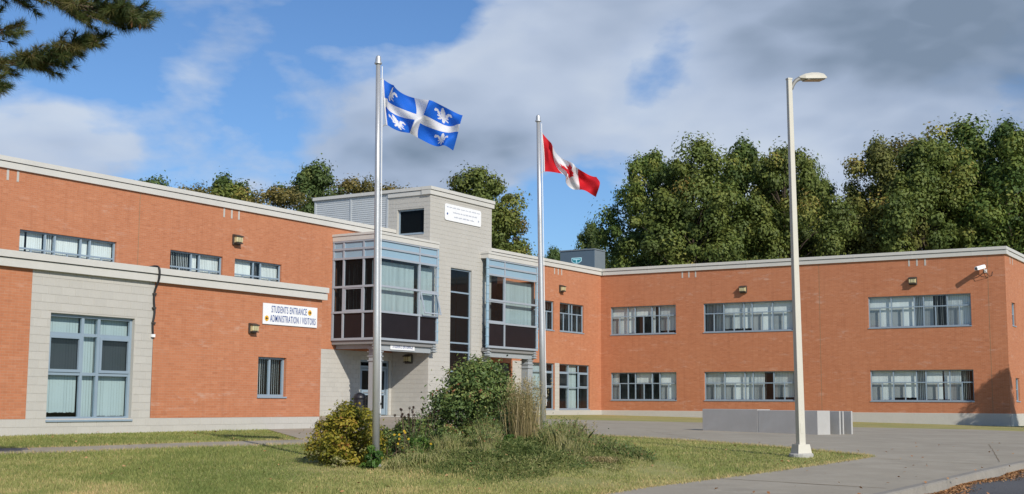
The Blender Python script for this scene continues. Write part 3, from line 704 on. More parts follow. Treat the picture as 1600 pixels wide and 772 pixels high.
# ---- lower wing in front (plane v = 10)
VL, UL = 10.0, 36.98
hb = (44.46, 47.12, 1.13, 3.76); hs = (38.55, 39.77, 1.76, 2.92); ZB = 1.16; PA, PB = 43.82, 47.72
wall('wall', 'v', VL, UL, PA, ZB, 4.80, mt['brick'], [hs], label='orange brick wall of the low wing with the entrance sign')
wall('wall', 'v', VL, PB, 66, ZB, 4.80, mt['brick'], uvo=.1)
lay_base = block_layout(UL, 55.0, .30, ZB, [], .40, .2867/1.4)
bb_ = wall('base_wall', 'v', VL-.01, UL, 66, .2, ZB, mt['mortar'], label='grey block base course of the low wing')
blocks(bb_, 'v', VL-.01, [q for q in block_layout(UL, 50.4, ZB-.203*2, ZB)])
blocks_joined(bb_, 'v', VL-.01, block_layout(50.41, 66, ZB-.203*2, ZB)+block_layout(UL, 66, ZB-.203*4, ZB-.203*2))
pn = wall('panel_wall', 'v', VL-.010, PA, PB, ZB, 4.80, mt['mortar'], [hb], label='grey concrete block panel around the big window')
blocks(pn, 'v', VL-.010, block_layout(PA+.004, PB-.004, ZB, 4.80, [hb]))
window('v', VL, *hb, (2.0, .95, 2.0), (.19, .565), split=False, lowmat='glass', label='big ground floor window in the grey block panel', blind='ccc', blindmat='bluegreyblind', sash=((0, 1), (2, 1)), recess=.13, fw=.075, seed=60)
window('v', VL, *hs, (1, 1), (), split=False, lowmat='glass', label='small two light window beside the bushes', blind='oo', recess=.12, fw=.06, seed=61)
coping('cornice', 'v', VL, UL-.13, 66, 5.16, .165, .20, .17, .12, label='pale two step cornice of the low wing')
b = MB(); b.quad((66, VL, 4.95), (66, 0, 4.95), (UL, 0, 4.95), (UL, VL, 4.95)); b.build('flat_roof', mt['roof'], B)
wall('wall', 'u', UL-.001, .02, VL, .2, 4.80, mt['brick'])   # hidden return wall
b = MB(); b.quad((66, VL-5, .2), (UL, VL-5, .2), (UL, VL-5, 4.9), (66, VL-5, 4.9)); b.build('inner_wall', mt['dark'], B)

# ---- entrance tower
UT, UT2, VT = 20.3, 15.15, 2.06; ZT = 11.5
ht = (16.86, 18.62, 1.2, 7.89)
tf = wall('wall', 'v', VT, UT2, UT, .3, ZT-.3, mt['mortar'], [ht], label='grey block front of the entrance tower')
blocks_joined(tf, 'v', VT, block_layout(UT2+.003, UT-.003, 1.04, ZT-.3, [ht]))
hl = (.17, 1.70, 9.36, 10.52)
tl = wall('wall', 'u', UT, -.38, VT, .3, ZT-.3, mt['mortar'], [hl], label='grey block side of the entrance tower')
lo = block_layout(.004, VT-.003, 1.04, 3.9); blocks(tl, 'u', UT, lo)
blocks_joined(tl, 'u', UT, block_layout(.004, VT-.003, 3.9+.0, ZT-.3, [hl])+block_layout(-.37, 0, 9.6, ZT-.3))
b = MB(); b.quad((UT2, VT, .3), (UT2, -5, .3), (UT2, -5, ZT-.1), (UT2, VT, ZT-.1)); b.quad((UT2, -4.9, 9), (UT, -4.9, 9), (UT, -4.9, ZT-.1), (UT2, -4.9, ZT-.1)); b.build('rear_wall', mt['block'], B)
b = MB(); b.box(UT2-.03, UT, -4.9, VT-.06, ZT-.16, ZT-.1); b.build('tower_roof', mt['roof'], B)
coping('parapet_coping', 'v', VT, UT2-.14, UT+.13, ZT, .15, .20, .12, .075, label='pale coping on the tower front')
c_ = coping('parapet_coping', 'u', UT, -4.95, VT-.455, ZT-.002, .15, .02, .12, .06, label='pale coping on the tower side')
b = MB(); b.box(UT-.4, UT+.075, -.36, VT-.46, ZT-.37, ZT-.19); b.build('coping_band', mt['coping'], B)
# corrugated siding set slightly back, horizontal ribs
b = MB(); z = 9.25; ys = (-4.82, -.40)
while z < ZT-.17:
    for (z0, x0, z1, x1) in ((0, 0, .025, .013), (.025, .013, .055, .013), (.055, .013, .08, 0), (.08, 0, .10, 0)):
        b.quad((UT+x0, ys[0], z+z0), (UT+x0, ys[1], z+z0), (UT+x1, ys[1], z+z1), (UT+x1, ys[0], z+z1))
    z += .10
b.build('corrugated_siding', mt['siding'], B)
b = MB()
for y in (-4.84, -2.62, -.42): b.box(UT-.05, UT+.035, y-.05, y+.05, 9.2, ZT-.16)
b.build('siding_trim', mt['siding'], B)
# tower windows
w = window('v', VT, *ht, (1,), (.166, .339, .522, .585, .72), split=False, lowmat='tinted', label='tall dark stair window in the tower front', blind='-', sill=False, recess=.10, fw=.07)
for ch in w.children:
    if ch.name.startswith('pane'): ch.data.materials[0] = mt['tinted']
w = window('u', UT, *hl, (1,), (), split=False, lowmat='tinted', label='dark square window high on the tower side', blind='-', sill=True, recess=.14, fw=.06)
for ch in w.children:
    if ch.name.startswith('pane'): ch.data.materials[0] = mt['tinted']
b = MB(); b.box(UT2+.3, UT-1.5, -.9, -.8, .3, ZT-.4); b.build('inner_wall', mt['dark'], B)

# ---- glazed bays on brackets
def bay(u0, u1, v1, label, side, cols, sashes, blinds, open_sash=False):
    """bay from the wall plane out to v1, between u0 (right) and u1 (left); side: glazed left face"""
    by = empty('bay', (0, 0, 0)); by.parent = B; tag(by, label)
    ZC, ZS, ZR, Z1, Z2, Z3, Z4 = 8.88, 8.58, 8.20, 7.79, 6.56, 5.46, 4.30
    f = MB(); fw = .045
    def hbar(z, h=.04, pr=.03, lo=0):
        f.box(u0, u1+pr, v1-.06, v1+pr, z-h, z+h)
        if side: f.box(u1-.06, u1+pr*.99, .012, v1-.06, z-h, z+h)
    for z in (ZS-.03, ZR, Z1, Z2, Z3, Z4): hbar(z, .045 if z != Z4 else .05, .05)
    xs = [u1]
    for c in cols: xs.append(xs[-1]-(u1-u0)*c/sum(cols))
    for x in xs:
        xx = min(max(x, u0+fw), u1-fw); f.box(xx-fw, xx+fw, v1-.062, v1+.035, Z4, ZS)
    ys = (0.06, .63, 1.73, v1-.05) if side else ()
    for y in ys: f.box(u1-.062, u1+.035, y-fw, y+fw, Z4, ZS)
    f.build('frame', mt['bayframe'], by)
    zr = [(Z4, Z3, 'dark'), (Z3, Z2, 'glass'), (Z2, Z1, 'glass'), (Z1, ZR, 'blue'), (ZR, ZS, 'blue')]
    def cell(ax, c, a0, a1, z0, z1, kind):
        q = MB(); q.quad(*[pt(ax, c, *k) for k in ((a0, z0), (a1, z0), (a1, z1), (a0, z1))])
        if kind == 'blue':
            q = MB(); bx(q, ax, c-.02, c+.012, a0, a1, z0, z1); q.build('metal_panel', mt['bluepanel'], by)
        elif kind == 'dark':
            q = MB(); bx(q, ax, c-.02, c+.004, a0, a1, z0, z1); q.build('spandrel_panel', mt['spandrel'], by)
        else: q.build('pane', mt[kind], by)
    for i in range(len(cols)):
        for k, (z0, z1, kd) in enumerate(zr):
            if open_sash and i == len(cols)-1 and k == 1: continue
            if kd == 'glass': kd = 'tinted' if (i, k) in sashes else 'glass'
            cell('v', v1-.02, xs[i+1]+.03, xs[i]-.03, z0+.04, z1-.04, kd)
    if side:
        for i in range(3):
            for k, (z0, z1, kd) in enumerate(zr): cell('u', u1-.02, ys[i]+.03, ys[i+1]-.03, z0+.04, z1-.04, 'tinted' if kd == 'glass' else kd)
    if open_sash:   # awning sash tilted out at the bottom
        a0, a1 = xs[-1]+.05, xs[-2]-.05; hh = Z2-Z3-.10; s = empty('awning_sash', (0, 0, 0)); s.parent = by
        q = MB(); e = .06
        for r_ in ((a0, a1, 0, e), (a0, a1, hh-e, hh), (a0, a0+e, e, hh-e), (a1-e, a1, e, hh-e)): q.box(r_[0], r_[1], -.02, .025, r_[2]-hh, r_[3]-hh)
        q.quad((a0+e, 0, e-hh), (a1-e, 0, e-hh), (a1-e, 0, -e), (a0+e, 0, -e), mi=1)
        bpy.data.objects.remove(s); s = q.build('awning_sash', [mt['bayframe'], mt['glass']], by); s.location = (0, v1+.03, Z2-.05); s.rotation_euler = (R(14), 0, 0)
    # sashes inside the frame
    q = MB(); e = .06
    for (i, k) in sashes:
        a0, a1 = xs[i+1]+.045, xs[i]-.045; z0, z1 = zr[k][0]+.045, zr[k][1]-.045
        for r_ in ((a0, a1, z0, z0+e), (a0, a1, z1-e, z1), (a0, a0+e, z0+e, z1-e), (a1-e, a1, z0+e, z1-e)): bx(q, 'v', v1-.03, v1+.025, *r_)
    if side:
        a0, a1, z0, z1 = .63+.05, 1.73-.05, Z3+.045, Z2-.045
        for r_ in ((a0, a1, z0, z0+e), (a0, a1, z1-e, z1), (a0, a0+e, z0+e, z1-e), (a1-e, a1, z0+e, z1-e)): bx(q, 'u', u1-.03, u1+.025, *r_)
    if q.v: q.build('sash_frame', mt['bayframe'], by)
    # blinds
    q = MB()
    for i, mode in enumerate(blinds):
        if mode == 'c': slats(q, 'v', v1-.30, xs[i+1]+.02, xs[i]-.02, Z3+.05, Z1-.12, .10, seed=i+3)
        if mode == 'p': slats(q, 'v', v1-.30, xs[i+1]+.02, xs[i]-.40, Z3+.05, Z1-.12, .10, seed=i+3)
        if mode == 'o': slats(q, 'v', v1-.30, xs[i+1]+.02, xs[i]-.02, Z3+.05, Z1-.12, 1.0, seed=i+3, skip=.2)
    if side: slats(q, 'u', u1-.30, .65, 1.7, Z3+.05, Z1-.25, .9, seed=8); slats(q, 'u', u1-.30, .1, .6, Z3+.05, Z1-.25, 1.1, seed=9, skip=.5)
    q.build('vertical_blind', mt['bluegreyblind'], by)
    # coping, corner fins, fascia beam, soffit
    q = MB(); q.box(u0-.02, u1+.09, -.02 if side else .01, v1+.10, ZC-.10, ZC); q.box(u0-.01, u1+.06, 0.01, v1+.07, ZS-.01, ZC-.11); q.build('coping', mt['coping'], by)
    q = MB(); q.box(u0+.02, u1-.02, 0.01, v1-.05, Z4-.22, Z4-.05); q.build('soffit', mt['soffit'], by)
    q = MB(); q.box(u0+.02, u1-.30, v1-.34, v1-.16, 3.82, Z4-.225)
    if side: q.box(u1-.46, u1-.28, .02, v1-.34, 3.90, Z4-.225)
    q.build('fascia_beam', mt['fascia'], by)
    for (a, cc_) in ((u0+.12, v1-.10), (u1-.18, v1-.10)):
        q = MB(); q.box(a-.10, a+.10, cc_-.10, cc_+.06, 3.84, Z4-.06)
        for z in (3.90, 4.02, 4.14): q.box(a-.15, a+.15, cc_-.13, cc_+.11, z-.022, z+.022)
        q.build('bracket', mt['fascia'], by)
    for a in ((u0,) if side else (u0, u1)):    # rounded corner posts with rings
        q = MB(); q.tube([(a, v1-.02, Z4-.05), (a, v1-.02, ZS)], .075, 10)
        z = Z4+.1
        while z < ZS-.2: q.tube([(a, v1-.02, z-.02), (a, v1-.02, z+.02)], .10, 10); z += .41
        q.build('corner_post', mt['bluepanel'], by, smooth=False)
    return by
bay(20.22, 24.65, 2.45, 'glazed corner bay over the students entrance', True, (3.05, 1.4), ((1, 2),) and (), 'cp', open_sash=True)
bay(11.45, 16.05, 2.45, 'glazed bay right of the tower', False, (1.5, 3.1), ((0, 1),), '-p')
b = MB(); b.box(20.6, 24.4, .02, .06, 4.3, 8.5); b.box(11.5, 15.1, .02, .06, 4.3, 8.5); b.box(11.5, 11.53, .07, 2.3, 4.3, 7.8); b.build('inner_wall', mt['dark'], B)
# box-clad columns carrying the bays
def column(u, v, zb):
    c = empty('column', (u, v, zb)); c.parent = B; b = MB(); H = 4.0-zb
    b.box(-.21, .21, -.21, .21, 0, H-.1); b.build('shaft', mt['fascia'], c, bevel=.02)
    for k in range(3):
        b = MB(); b.box(-.25, .25, -.25, .25, H-.62+k*.19-.018, H-.62+k*.19+.018); b.build('ring', mt['fascia'], c)
    b = MB(); b.box(-.25, .25, -.25, .25, H-.12, H); b.build('cap', mt['fascia'], c)
    return c
column(24.15, 2.05, .8); column(11.75, 2.05, .8)
# entrance doors
dr = empty('entrance_door', (0, 0, 0)); dr.parent = B; tag(dr, 'blue framed glass entrance doors in the shade')
f = MB(); c0 = -.12
for r_ in ((20.5, 20.6, 1.03, 3.5), (22.5, 22.6, 1.03, 3.5), (20.6, 22.5, 3.40, 3.5), (20.6, 22.5, 3.14, 3.24), (21.51, 21.59, 1.03, 3.14)): f.box(r_[0], r_[1], c0-.06, c0+.05, r_[2], r_[3])
f.build('frame', mt['frame'], dr)
for a0, a1 in ((20.62, 21.5), (21.6, 22.48)):
    f = MB()
    for r_ in ((a0, a1, 1.05, 1.32), (a0, a1, 1.93, 2.17), (a0, a1, 3.02, 3.12), (a0, a0+.11, 1.32, 3.02), (a1-.11, a1, 1.32, 3.02)): f.box(r_[0], r_[1], c0-.03, c0+.02, r_[2], r_[3])
    f.build('leaf_frame', mt['frame'], dr)
    for z0, z1 in ((1.32, 1.93), (2.17, 3.02)):
        q = MB(); q.quad((a0+.11, c0, z0), (a1-.11, c0, z0), (a1-.11, c0, z1), (a0+.11, c0, z1)); q.build('pane', mt['tinted'], dr)
    q = MB(); q.tube([(a0+.2, c0+.06, 2.05), (a1-.2, c0+.06, 2.05)], .018, 8); q.build('push_bar', mt['alu'], dr)
q = MB(); q.quad((20.6, c0, 3.24), (22.5, c0, 3.24), (22.5, c0, 3.4), (20.6, c0, 3.4)); q.build('pane', mt['tinted'], dr)
q = MB(); q.box(20.35, 24.9, .0, 1.9, .6, 1.02); q.build('landing', mt['concrete'], B)

# ================================================================== THINGS ON THE BUILDING
def on_wall(name, ax, c, a, z):
    """Empty on a wall whose local +Y points out of the wall and +X runs to the viewer's left"""
    p = W(a, c, z) if ax == 'v' else W(c, a, z)
    return empty(name, p, BROT if ax == 'v' else BROT-math.pi/2)
def wall_lamp(ax, c, a, z, label, k=1.0):
    o = on_wall('wall_lamp', ax, c, a, z); o.scale = (k, k, k)
    b = MB(); b.box(-.20, .20, 0.002, .10, -.21, .21); b.build('housing', mt['bronze'], o, bevel=.02)
    b = MB(); b.prism([(-.17, .10, -.13), (-.17, .24, -.10), (-.17, .24, .10), (-.17, .10, .15)], (.34, 0, 0)); b.build('lens', mt['lens'], o, bevel=.012)
    b = MB(); b.prism([(-.205, .09, .13), (-.205, .27, .10), (-.205, .27, .145), (-.205, .09, .20)], (.41, 0, 0)); b.build('hood', mt['bronze'], o, bevel=.008)
    b = MB()
    for x in (-.06, .06): b.box(x-.008, x+.008, .10, .247, -.128, .13)
    b.box(-.18, .18, .10, .25, -.165, -.128); b.build('guard', mt['bronze'], o)
    return tag(o, label, 'wall lamp', 'bronze wall lamps on the school')
wall_lamp('v', 0, 30.64, 8.0, 'bronze wall lamp high on the left wing above two small windows')
wall_lamp('v', VL, 40.09, 3.73, 'bronze wall lamp left of the students entrance sign', .72)
wall_lamp('v', 0, 4.8, 8.05, 'bronze wall lamp between the right bay and the inner corner')
wall_lamp('u', 0, 9.06, 8.0, 'bronze wall lamp above the middle windows of the right wing')
wall_lamp('u', 0, 18.46, 8.05, 'bronze wall lamp above the end windows of the right wing')
wall_lamp('u', UT+.015, 1.0, 3.58, 'wall lamp in the shade under the corner bay')
def signboard(name, ax, c, a, z, w, h, label, round_=0.0):
    o = on_wall(name, ax, c, a, z); b = MB()
    if round_:
        pts = []
        for cx, cz, s in ((w/2-round_, h/2-round_, 0), (-w/2+round_, h/2-round_, 90), (-w/2+round_, -h/2+round_, 180), (w/2-round_, -h/2+round_, 270)):
            for k in range(5): an = R(s+k*22.5); pts.append((cx+round_*math.cos(an), .016, cz+round_*math.sin(an)))
        b.prism(pts, (0, .02, 0))
    else: b.box(-w/2, w/2, .016, .036, -h/2, h/2)
    b.build('board', mt['white'], o); return tag(o, label, 'sign')
def letters(parent, txt, mat, size, width, x, z, y=.040):
    me = text_mesh('lettering', txt, mat, size, 1.0); xs_ = [v.co.x for v in me.vertices]; me.transform(Matrix.Scale(width/(max(xs_)-min(xs_)), 4, (1, 0, 0)))
    o = link('lettering', me, parent); o.rotation_euler = (R(90), 0, R(180)); o.location = (x, y, z); return o
s = signboard('entrance_sign', 'v', VL, 38.45, 4.20, 2.42, .62, 'white sign reading STUDENTS ENTRANCE ADMINISTRATION / VISITORS on brick')
letters(s, 'STUDENTS ENTRANCE', mt['navy'], .29, 1.57, .07, .135); letters(s, 'ADMINISTRATION / VISITORS', mt['navy'], .29, 2.04, -.115, -.14)
for x, z, dr_ in ((-.86, .135, -1), (1.05, -.14, 1)):
    b = MB(); b.tube([(x, .037, z), (x, .0405, z)], .085, 20); d_ = b.build('arrow_disc', mt['orange'], s)
    b = MB(); y = .0435; b.prism([(x-.055*dr_, y, z-.012), (x, y, z-.012), (x, y, z-.045), (x+.06*dr_, y, z), (x, y, z+.045), (x, y, z+.012), (x-.055*dr_, y, z+.012)], (0, .002, 0)); b.build('arrow', mt['black'], s)
s = signboard('tower_sign', 'v', VT+.014, 17.69, 10.47, 3.05, .78, 'white rounded banner board of small lettering high on the tower front', .12)
rr = random.Random(3)
for x0, x1, z, h in ((1.38, -1.36, .245, .05), (.85, -1.12, .03, .065), (.78, -.85, -.175, .065)):
    b = MB(); x = x0
    while x > x1:
        wl = min(rr.uniform(.10, .34), x-x1+.02); q = x
        while q > x-wl:          # strokes of letters too small to read
            cw = rr.uniform(.022, .034); hh = h*rr.choice((.62, .62, .7, 1.0)); b.box(q-cw, q, .037, .0385, z-h/2, z-h/2+hh); q -= cw+.010
        x -= wl+.07
    b.build('small_lettering', mt['greyprint'], s)
for x, r_, z, mm in ((1.32, .055, -.08, 'navy'), (-1.30, .045, -.15, 'greyprint')):
    b = MB(); b.tube([(x, .037, z), (x, .0395, z)], r_, 14); b.build('emblem', mt[mm], s)
s = signboard('fascia_sign', 'v', 2.45-.155, 22.60, 4.03, 1.75, .30, 'small white STUDENTS ENTRANCE sign on the bay fascia over the doors')
letters(s, 'STUDENTS ENTRANCE', mt['navy'], .23, 1.45, 0, -.01)
# security camera
o = on_wall('security_camera', 'u', 0, 22.1, 8.55)
b = MB(); b.box(-.07, .07, 0.002, .04, -.24, -.08); b.build('mount_plate', mt['white'], o)
b = MB(); b.tube([(0, .03, -.16), (0, .22, -.18), (0, .40, -.06)], .026, 8); b.build('arm', mt['white'], o, smooth=True)
b = MB(); b.prism([(-.11, 0, -.08), (.11, 0, -.08), (.11, 0, .06), (.06, 0, .11), (-.06, 0, .11), (-.11, 0, .06)], (0, .58, 0)); q = b.build('camera_housing', mt['white'], o, bevel=.012); q.location = (.02, .18, .05); q.rotation_euler = (R(-14), 0, R(-32))
b = MB(); b.tube([(0, .578, .0), (0, .586, .0)], .06, 14); l_ = b.build('lens', mt['black'], q)
b = MB(); b.tube([(.02, .2, -.05), (-.05, .15, -.25), (-.18, .06, -.42), (-.30, .01, -.40), (-.34, .012, -.2)], .012, 6); b.build('cable', mt['black'], o, smooth=True)
b = MB(); b.tube([(.02, .35, -.05), (.02, .3, -.3), (.0, .1, -.45), (-.1, .02, -.5)], .012, 6); b.build('cable', mt['black'], o, smooth=True)
tag(o, 'white security camera near the right end of the brick wing', 'camera')
# black cable drooping from the cornice of the low wing
o = on_wall('roof_cable', 'v', VL, 43.86, 3.36); rr = random.Random(8)
pth = [(0, .03, 0), (.02, .03, .28), (-.02, .04, .6), (.015, .035, .95), (0, .05, 1.2), (-.01, .16, 1.45), (0, .20, 1.62), (.02, .19, 1.79), (.03, .05, 1.84), (.05, -.2, 1.82)]
b = MB(); b.tube(smooth_line(pth, 4), .030, 7); b.build('cable', mt['black'], o, smooth=True)
for z in (.32, .72, 1.1): b = MB(); b.box(-.055, .055, .012, .065, z-.02, z+.02); b.build('clip', mt['bronze'], o)
b = MB(); b.box(-.05, .05, .006, .07, -.06, .02); b.build('junction', mt['white'], o)
tag(o, 'black cable hanging from the cornice beside the grey block panel', 'cable')
# rooftop unit behind the inner corner
o = empty('rooftop_unit', W(-6, -5.0, 9.3), BROT)
b = MB(); b.box(-1.45, 0, -1.30, 1.30, .35, 2.32, 0); b.build('cabinet', mt['unit'], o, bevel=.015)
b = MB(); b.box(-1.45, -.02, 1.301, 1.312, .9, 2.3); b.build('end_panel', mt['unitlight'], o)
b = MB(); b.box(-1.5, .05, -1.35, 1.35, 2.325, 2.40); b.build('top_cover', mt['unitlight'], o)
b = MB(); b.box(-1.4, -.06, -1.2, 1.2, 0, .35); b.build('curb', mt['unitlight'], o)
b = MB(); b.box(.001, .012, -1.26, 1.26, .98, 1.02); b.build('seam', mt['black'], o)
bd = MB(); bd.prism([(.002, .34, 1.86), (.002, .34, 1.62), (.002, .16, 1.50), (.002, -.04, 1.46), (.002, -.24, 1.50), (.002, -.42, 1.62), (.002, -.42, 1.86)][::-1], (.012, 0, 0)); e_ = bd.build('emblem', mt['cyan'], o)
bd = MB(); bd.prism([(.016, .285, 1.81), (.016, .285, 1.65), (.016, .14, 1.55), (.016, -.04, 1.52), (.016, -.22, 1.55), (.016, -.365, 1.65), (.016, -.365, 1.81)][::-1], (.004, 0, 0)); bd.build('field', mt['teal'], e_)
bd = MB(); bd.box(.021, .026, -.30, .22, 1.71, 1.77); bd.box(.021, .026, -.075, -.005, 1.53, 1.7095); bd.build('stroke', mt['cyan'], e_)
tag(o, 'dark slate rooftop unit with a pale emblem behind the parapet corner', 'rooftop unit')
# bin beside the entrance
o = empty('waste_bin', W(24.05, 1.15, 1.02), BROT)
b = MB(); b.tube([(0, 0, 0), (0, 0, .72)], [.25, .27], 16); b.build('body', M('navy_bin', (.010, .012, .020), .5), o, smooth=False)
b = MB(); b.tube([(0, 0, .72), (0, 0, .80), (0, 0, .93), (0, 0, 1.0)], [.285, .285, .22, .06], 16); b.build('lid', M('bin_lid', (.012, .014, .022), .45), o, smooth=True)
tag(o, 'dark round topped waste bin by the entrance wall', 'bin')

# ================================================================== POLES AND FLAGS
def flagpole(base, H, r0, r1, label):
    o = empty('flagpole', base)
    b = MB(); zs = [0, .25, .5, .75, 1]; b.tube([(0, 0, -.1), (0, 0, H*.35), (0, 0, H*.7), (0, 0, H)], [r0, r0*.97, (r0+r1)/2*.95, r1], 20); b.build('pole', mt['alu'], o, smooth=True)
    b = MB(); b.tube([(0, 0, -.05), (0, 0, .03), (0, 0, .06), (0, 0, .12)], [r0*1.9, r0*1.9, r0*1.5, r0*1.15], 20); b.build('base_collar', mt['alu'], o)
    b = MB(); b.tube([(0, 0, H), (0, 0, H+.03), (0, 0, H+.035), (0, 0, H+.10), (0, 0, H+.145), (0, 0, H+.165)], [r1*1.65, r1*1.65, r1*1.3, r1*1.22, r1*1.0, r1*.4], 18); b.build('truck_cap', mt['alu'], o)
    b = MB(); b.tube([(r0+.01, -.02, 1.0), (r0*.8+.02, -.02, H*.5), (r1+.035, -.01, H-.05)], .009, 5); b.build('halyard', mt['white'], o)
    b = MB(); b.box(r0-.005, r0+.03, -.03, .01, 1.15, 1.19); b.box(r0+.012, r0+.03, -.03, .01, 1.09, 1.25); b.build('cleat', mt['alu'], o)
    return tag(o, label, 'flagpole', 'flagpoles in the planted bed')
FP1 = Vector((ypx(587, 735, 24).x, 24.0, 0)); FP1.z = g1(FP1.x, 24.0)-.02
FP2 = Vector((ypx(849.5, 690, 30.4).x, 30.4, 0)); FP2.z = g1(FP2.x, 30.4)-.02
T1 = ypx(591, 100, 24); T2 = ypx(841, 190, 30.4)
fp1 = flagpole(FP1, T1.z-FP1.z, .068, .043, 'tall aluminium flagpole with the blue and white flag')
fp2 = flagpole(FP2, T2.z-FP2.z, .070, .044, 'aluminium flagpole with the red and white flag')
# the first pole stands a hair off plumb, as in the photograph
for o, T, F in ((fp1, T1, FP1), (fp2, T2, FP2)): o.rotation_euler = (0, math.atan2(T.x-F.x, T.z-F.z), 0)
def cat(p, t):
    n = len(p)-1; x = t*n; i = min(int(x), n-1); f = x-i; a = p[max(i-1, 0)] if i else p[0]*2-p[1]; b = p[i]; c = p[i+1]; d = p[i+2] if i+2 <= n else p[n]*2-p[n-1]
    return .5*(2*b+(c-a)*f+(2*a-5*b+4*c-d)*f*f+(3*b-3*c+d-a)*f**3)
def inside(x, y, poly):
    c = False; j = len(poly)-1
    for i in range(len(poly)):
        if (poly[i][1] > y) != (poly[j][1] > y) and x < (poly[j][0]-poly[i][0])*(y-poly[i][1])/(poly[j][1]-poly[i][1])+poly[i][0]: c = not c
        j = i
    return c
def make_flag(ctrl, org, scale, Y, pattern, mats, fold, label, crease=.0, NU=150, NV=100):
    rows = [[np.array([*ypx(org[0]+x/scale, org[1]+y/scale, Y)]) for x, y in r] for r in ctrl]
    V = []; 
    for j in range(NV+1):
        t = j/NV
        for i in range(NU+1):
            s_ = i/NU; p = cat([cat(r, s_) for r in rows], t); p = p.copy(); p[1] += fold(s_, t); p[0] += crease*math.sin(2*math.pi*(s_*2.1+t*.55+.1))*min(1, s_*5)*min(1, (1-s_)*2.2); p[2] -= .35*crease*math.sin(2*math.pi*(s_*2.1+t*.55+.1))*min(1, s_*5)*min(1, (1-s_)*2.2); V.append(tuple(p))
    F = []; mi = []
    for j in range(NV):
        for i in range(NU):
            a = j*(NU+1)+i; F.append((a, a+1, a+NU+2, a+NU+1)); mi.append(pattern((i+.5)/NU, (j+.5)/NV))
    me = bpy.data.meshes.new('flag'); me.from_pydata(V, [], F)
    for m_ in mats: me.materials.append(m_)
    me.polygons.foreach_set('material_index', mi); me.polygons.foreach_set('use_smooth', [True]*len(F)); me.update()
    o = link('flag', me); tag(o, label, 'flag')
    # white header sleeve along the hoist with two snap hooks
    b = MB(); h = [Vector(V[j*(NU+1)]) for j in range(0, NV+1, 10)]; b.tube([p+Vector((-.012, 0, 0)) for p in h], .016, 6); b.build('hoist_sleeve', mats[-1], o)
    for p in (h[0], h[-1]): b = MB(); b.tube([p+Vector((-.01, 0, 0)), p+Vector((-.05, 0, .01)), p+Vector((-.085, 0, .03 if p is h[0] else -.03))], .010, 6); b.build('snap_hook', mt['alu'], o)
    return o
def cloth(name, c):
    m_ = bpy.data.materials.new(name); m_.use_nodes = True; nt = m_.node_tree; nt.nodes.clear(); n, l, m, mix, ramp = NT(nt)
    d = n('ShaderNodeBsdfPrincipled', inp={'Base Color': (*c, 1), 'Roughness': .65, 'Specular IOR Level': .2}); t = n('ShaderNodeBsdfTranslucent', inp={'Color': (*c, 1)})
    tc = n('ShaderNodeTexCoord'); w = n('ShaderNodeTexNoise', inp={'Scale': 22.0, 'Detail': 3.0}); l(tc.outputs['Object'], w.inputs['Vector']); bp = n('ShaderNodeBump', inp={'Strength': .25, 'Distance': .02}); l(w.outputs['Fac'], bp.inputs['Height']); l(bp.outputs[0], d.inputs['Normal'])
    s_ = n('ShaderNodeMixShader'); s_.inputs[0].default_value = .3; l(d.outputs[0], s_.inputs[1]); l(t.outputs[0], s_.inputs[2]); o = n('ShaderNodeOutputMaterial'); l(s_.outputs[0], o.inputs[0]); return m_
cblue, cwhite, cred = cloth('blue_cloth', (.018, .145, .66)), cloth('white_cloth', (.80, .80, .82)), cloth('red_cloth', (.62, .018, .028))
def lily(x, y):      # fleur-de-lis; x, y in units of the flower's half height
    x = abs(x)
    def pet(cx, cy, rx, ry, an): return ((((x-cx)*math.cos(an)+(y-cy)*math.sin(an))/rx)**2+((-(x-cx)*math.sin(an)+(y-cy)*math.cos(an))/ry)**2) < 1
    if abs(y-.30) < .70 and x < .20*math.cos((y-.34)/.70*1.5): return True
    if pet(.34, .12, .12, .42, -.35) or pet(.56, .42, .17, .15, 0) or pet(.69, .26, .09, .16, 0): return True
    if x < .44 and -.30 < y < -.15: return True
    return pet(0, -.58, .12, .40, 0) or pet(.27, -.52, .085, .27, .65)
def quebec(s_, t):
    if .43 < s_ < .57 or .40 < t < .60: return 1
    cx = .215 if s_ < .5 else .785; cy = .20 if t < .5 else .80
    return 1 if lily((s_-cx)*1.5/.165, -(t-cy)/.165) else 0
leaf_r = [(0, 1), (.10, .80), (.17, .72), (.32, .80), (.25, .42), (.30, .38), (.52, .58), (.57, .48), (.80, .52), (.73, .32), (.80, .25), (.42, -.08), (.46, -.22), (.06, -.16), (.06, -.62)]
leaf_p = leaf_r+[(-x, y) for x, y in leaf_r[::-1]]
leaf_r = [(0, 1), (.17, .68), (.33, .77), (.25, .36), (.33, .34), (.52, .52), (.58, .40), (.82, .44), (.74, .22), (.85, .14), (.45, -.20), (.50, -.36), (.05, -.29), (.05, -.75)]
leaf_p = leaf_r+[(-x, y) for x, y in leaf_r[::-1]]
def canada(s_, t):
    if s_ < .25 or s_ > .75: return 0
    return 0 if inside((s_-.5)*2/.42*1.0, -(t-.52)/.42, leaf_p) else 1
q_ctrl = [[(178, 200), (285, 272), (427, 318), (590, 372), (735, 425)], [(188, 362), (262, 402), (418, 470), (575, 515), (716, 538)], [(205, 525), (300, 560), (408, 596), (545, 650), (668, 685)]]
make_flag(q_ctrl, (560, 80), 4.54, 24.0, quebec, [cblue, cwhite], lambda s_, t: .17*math.cos(2*math.pi*(s_*2.1+t*.55+.1))*min(1, s_*5)+.06*math.sin(s_*19-t*7+1)*min(1, s_*4)+.25*s_, 'blue flag with white cross and lilies flying from the taller pole', .085)
c_ctrl = [[(192, 195), (288, 318), (395, 410), (490, 480), (635, 530)], [(207, 350), (310, 432), (402, 512), (492, 560), (655, 600)], [(212, 505), (338, 512), (402, 606), (482, 638), (628, 697)]]
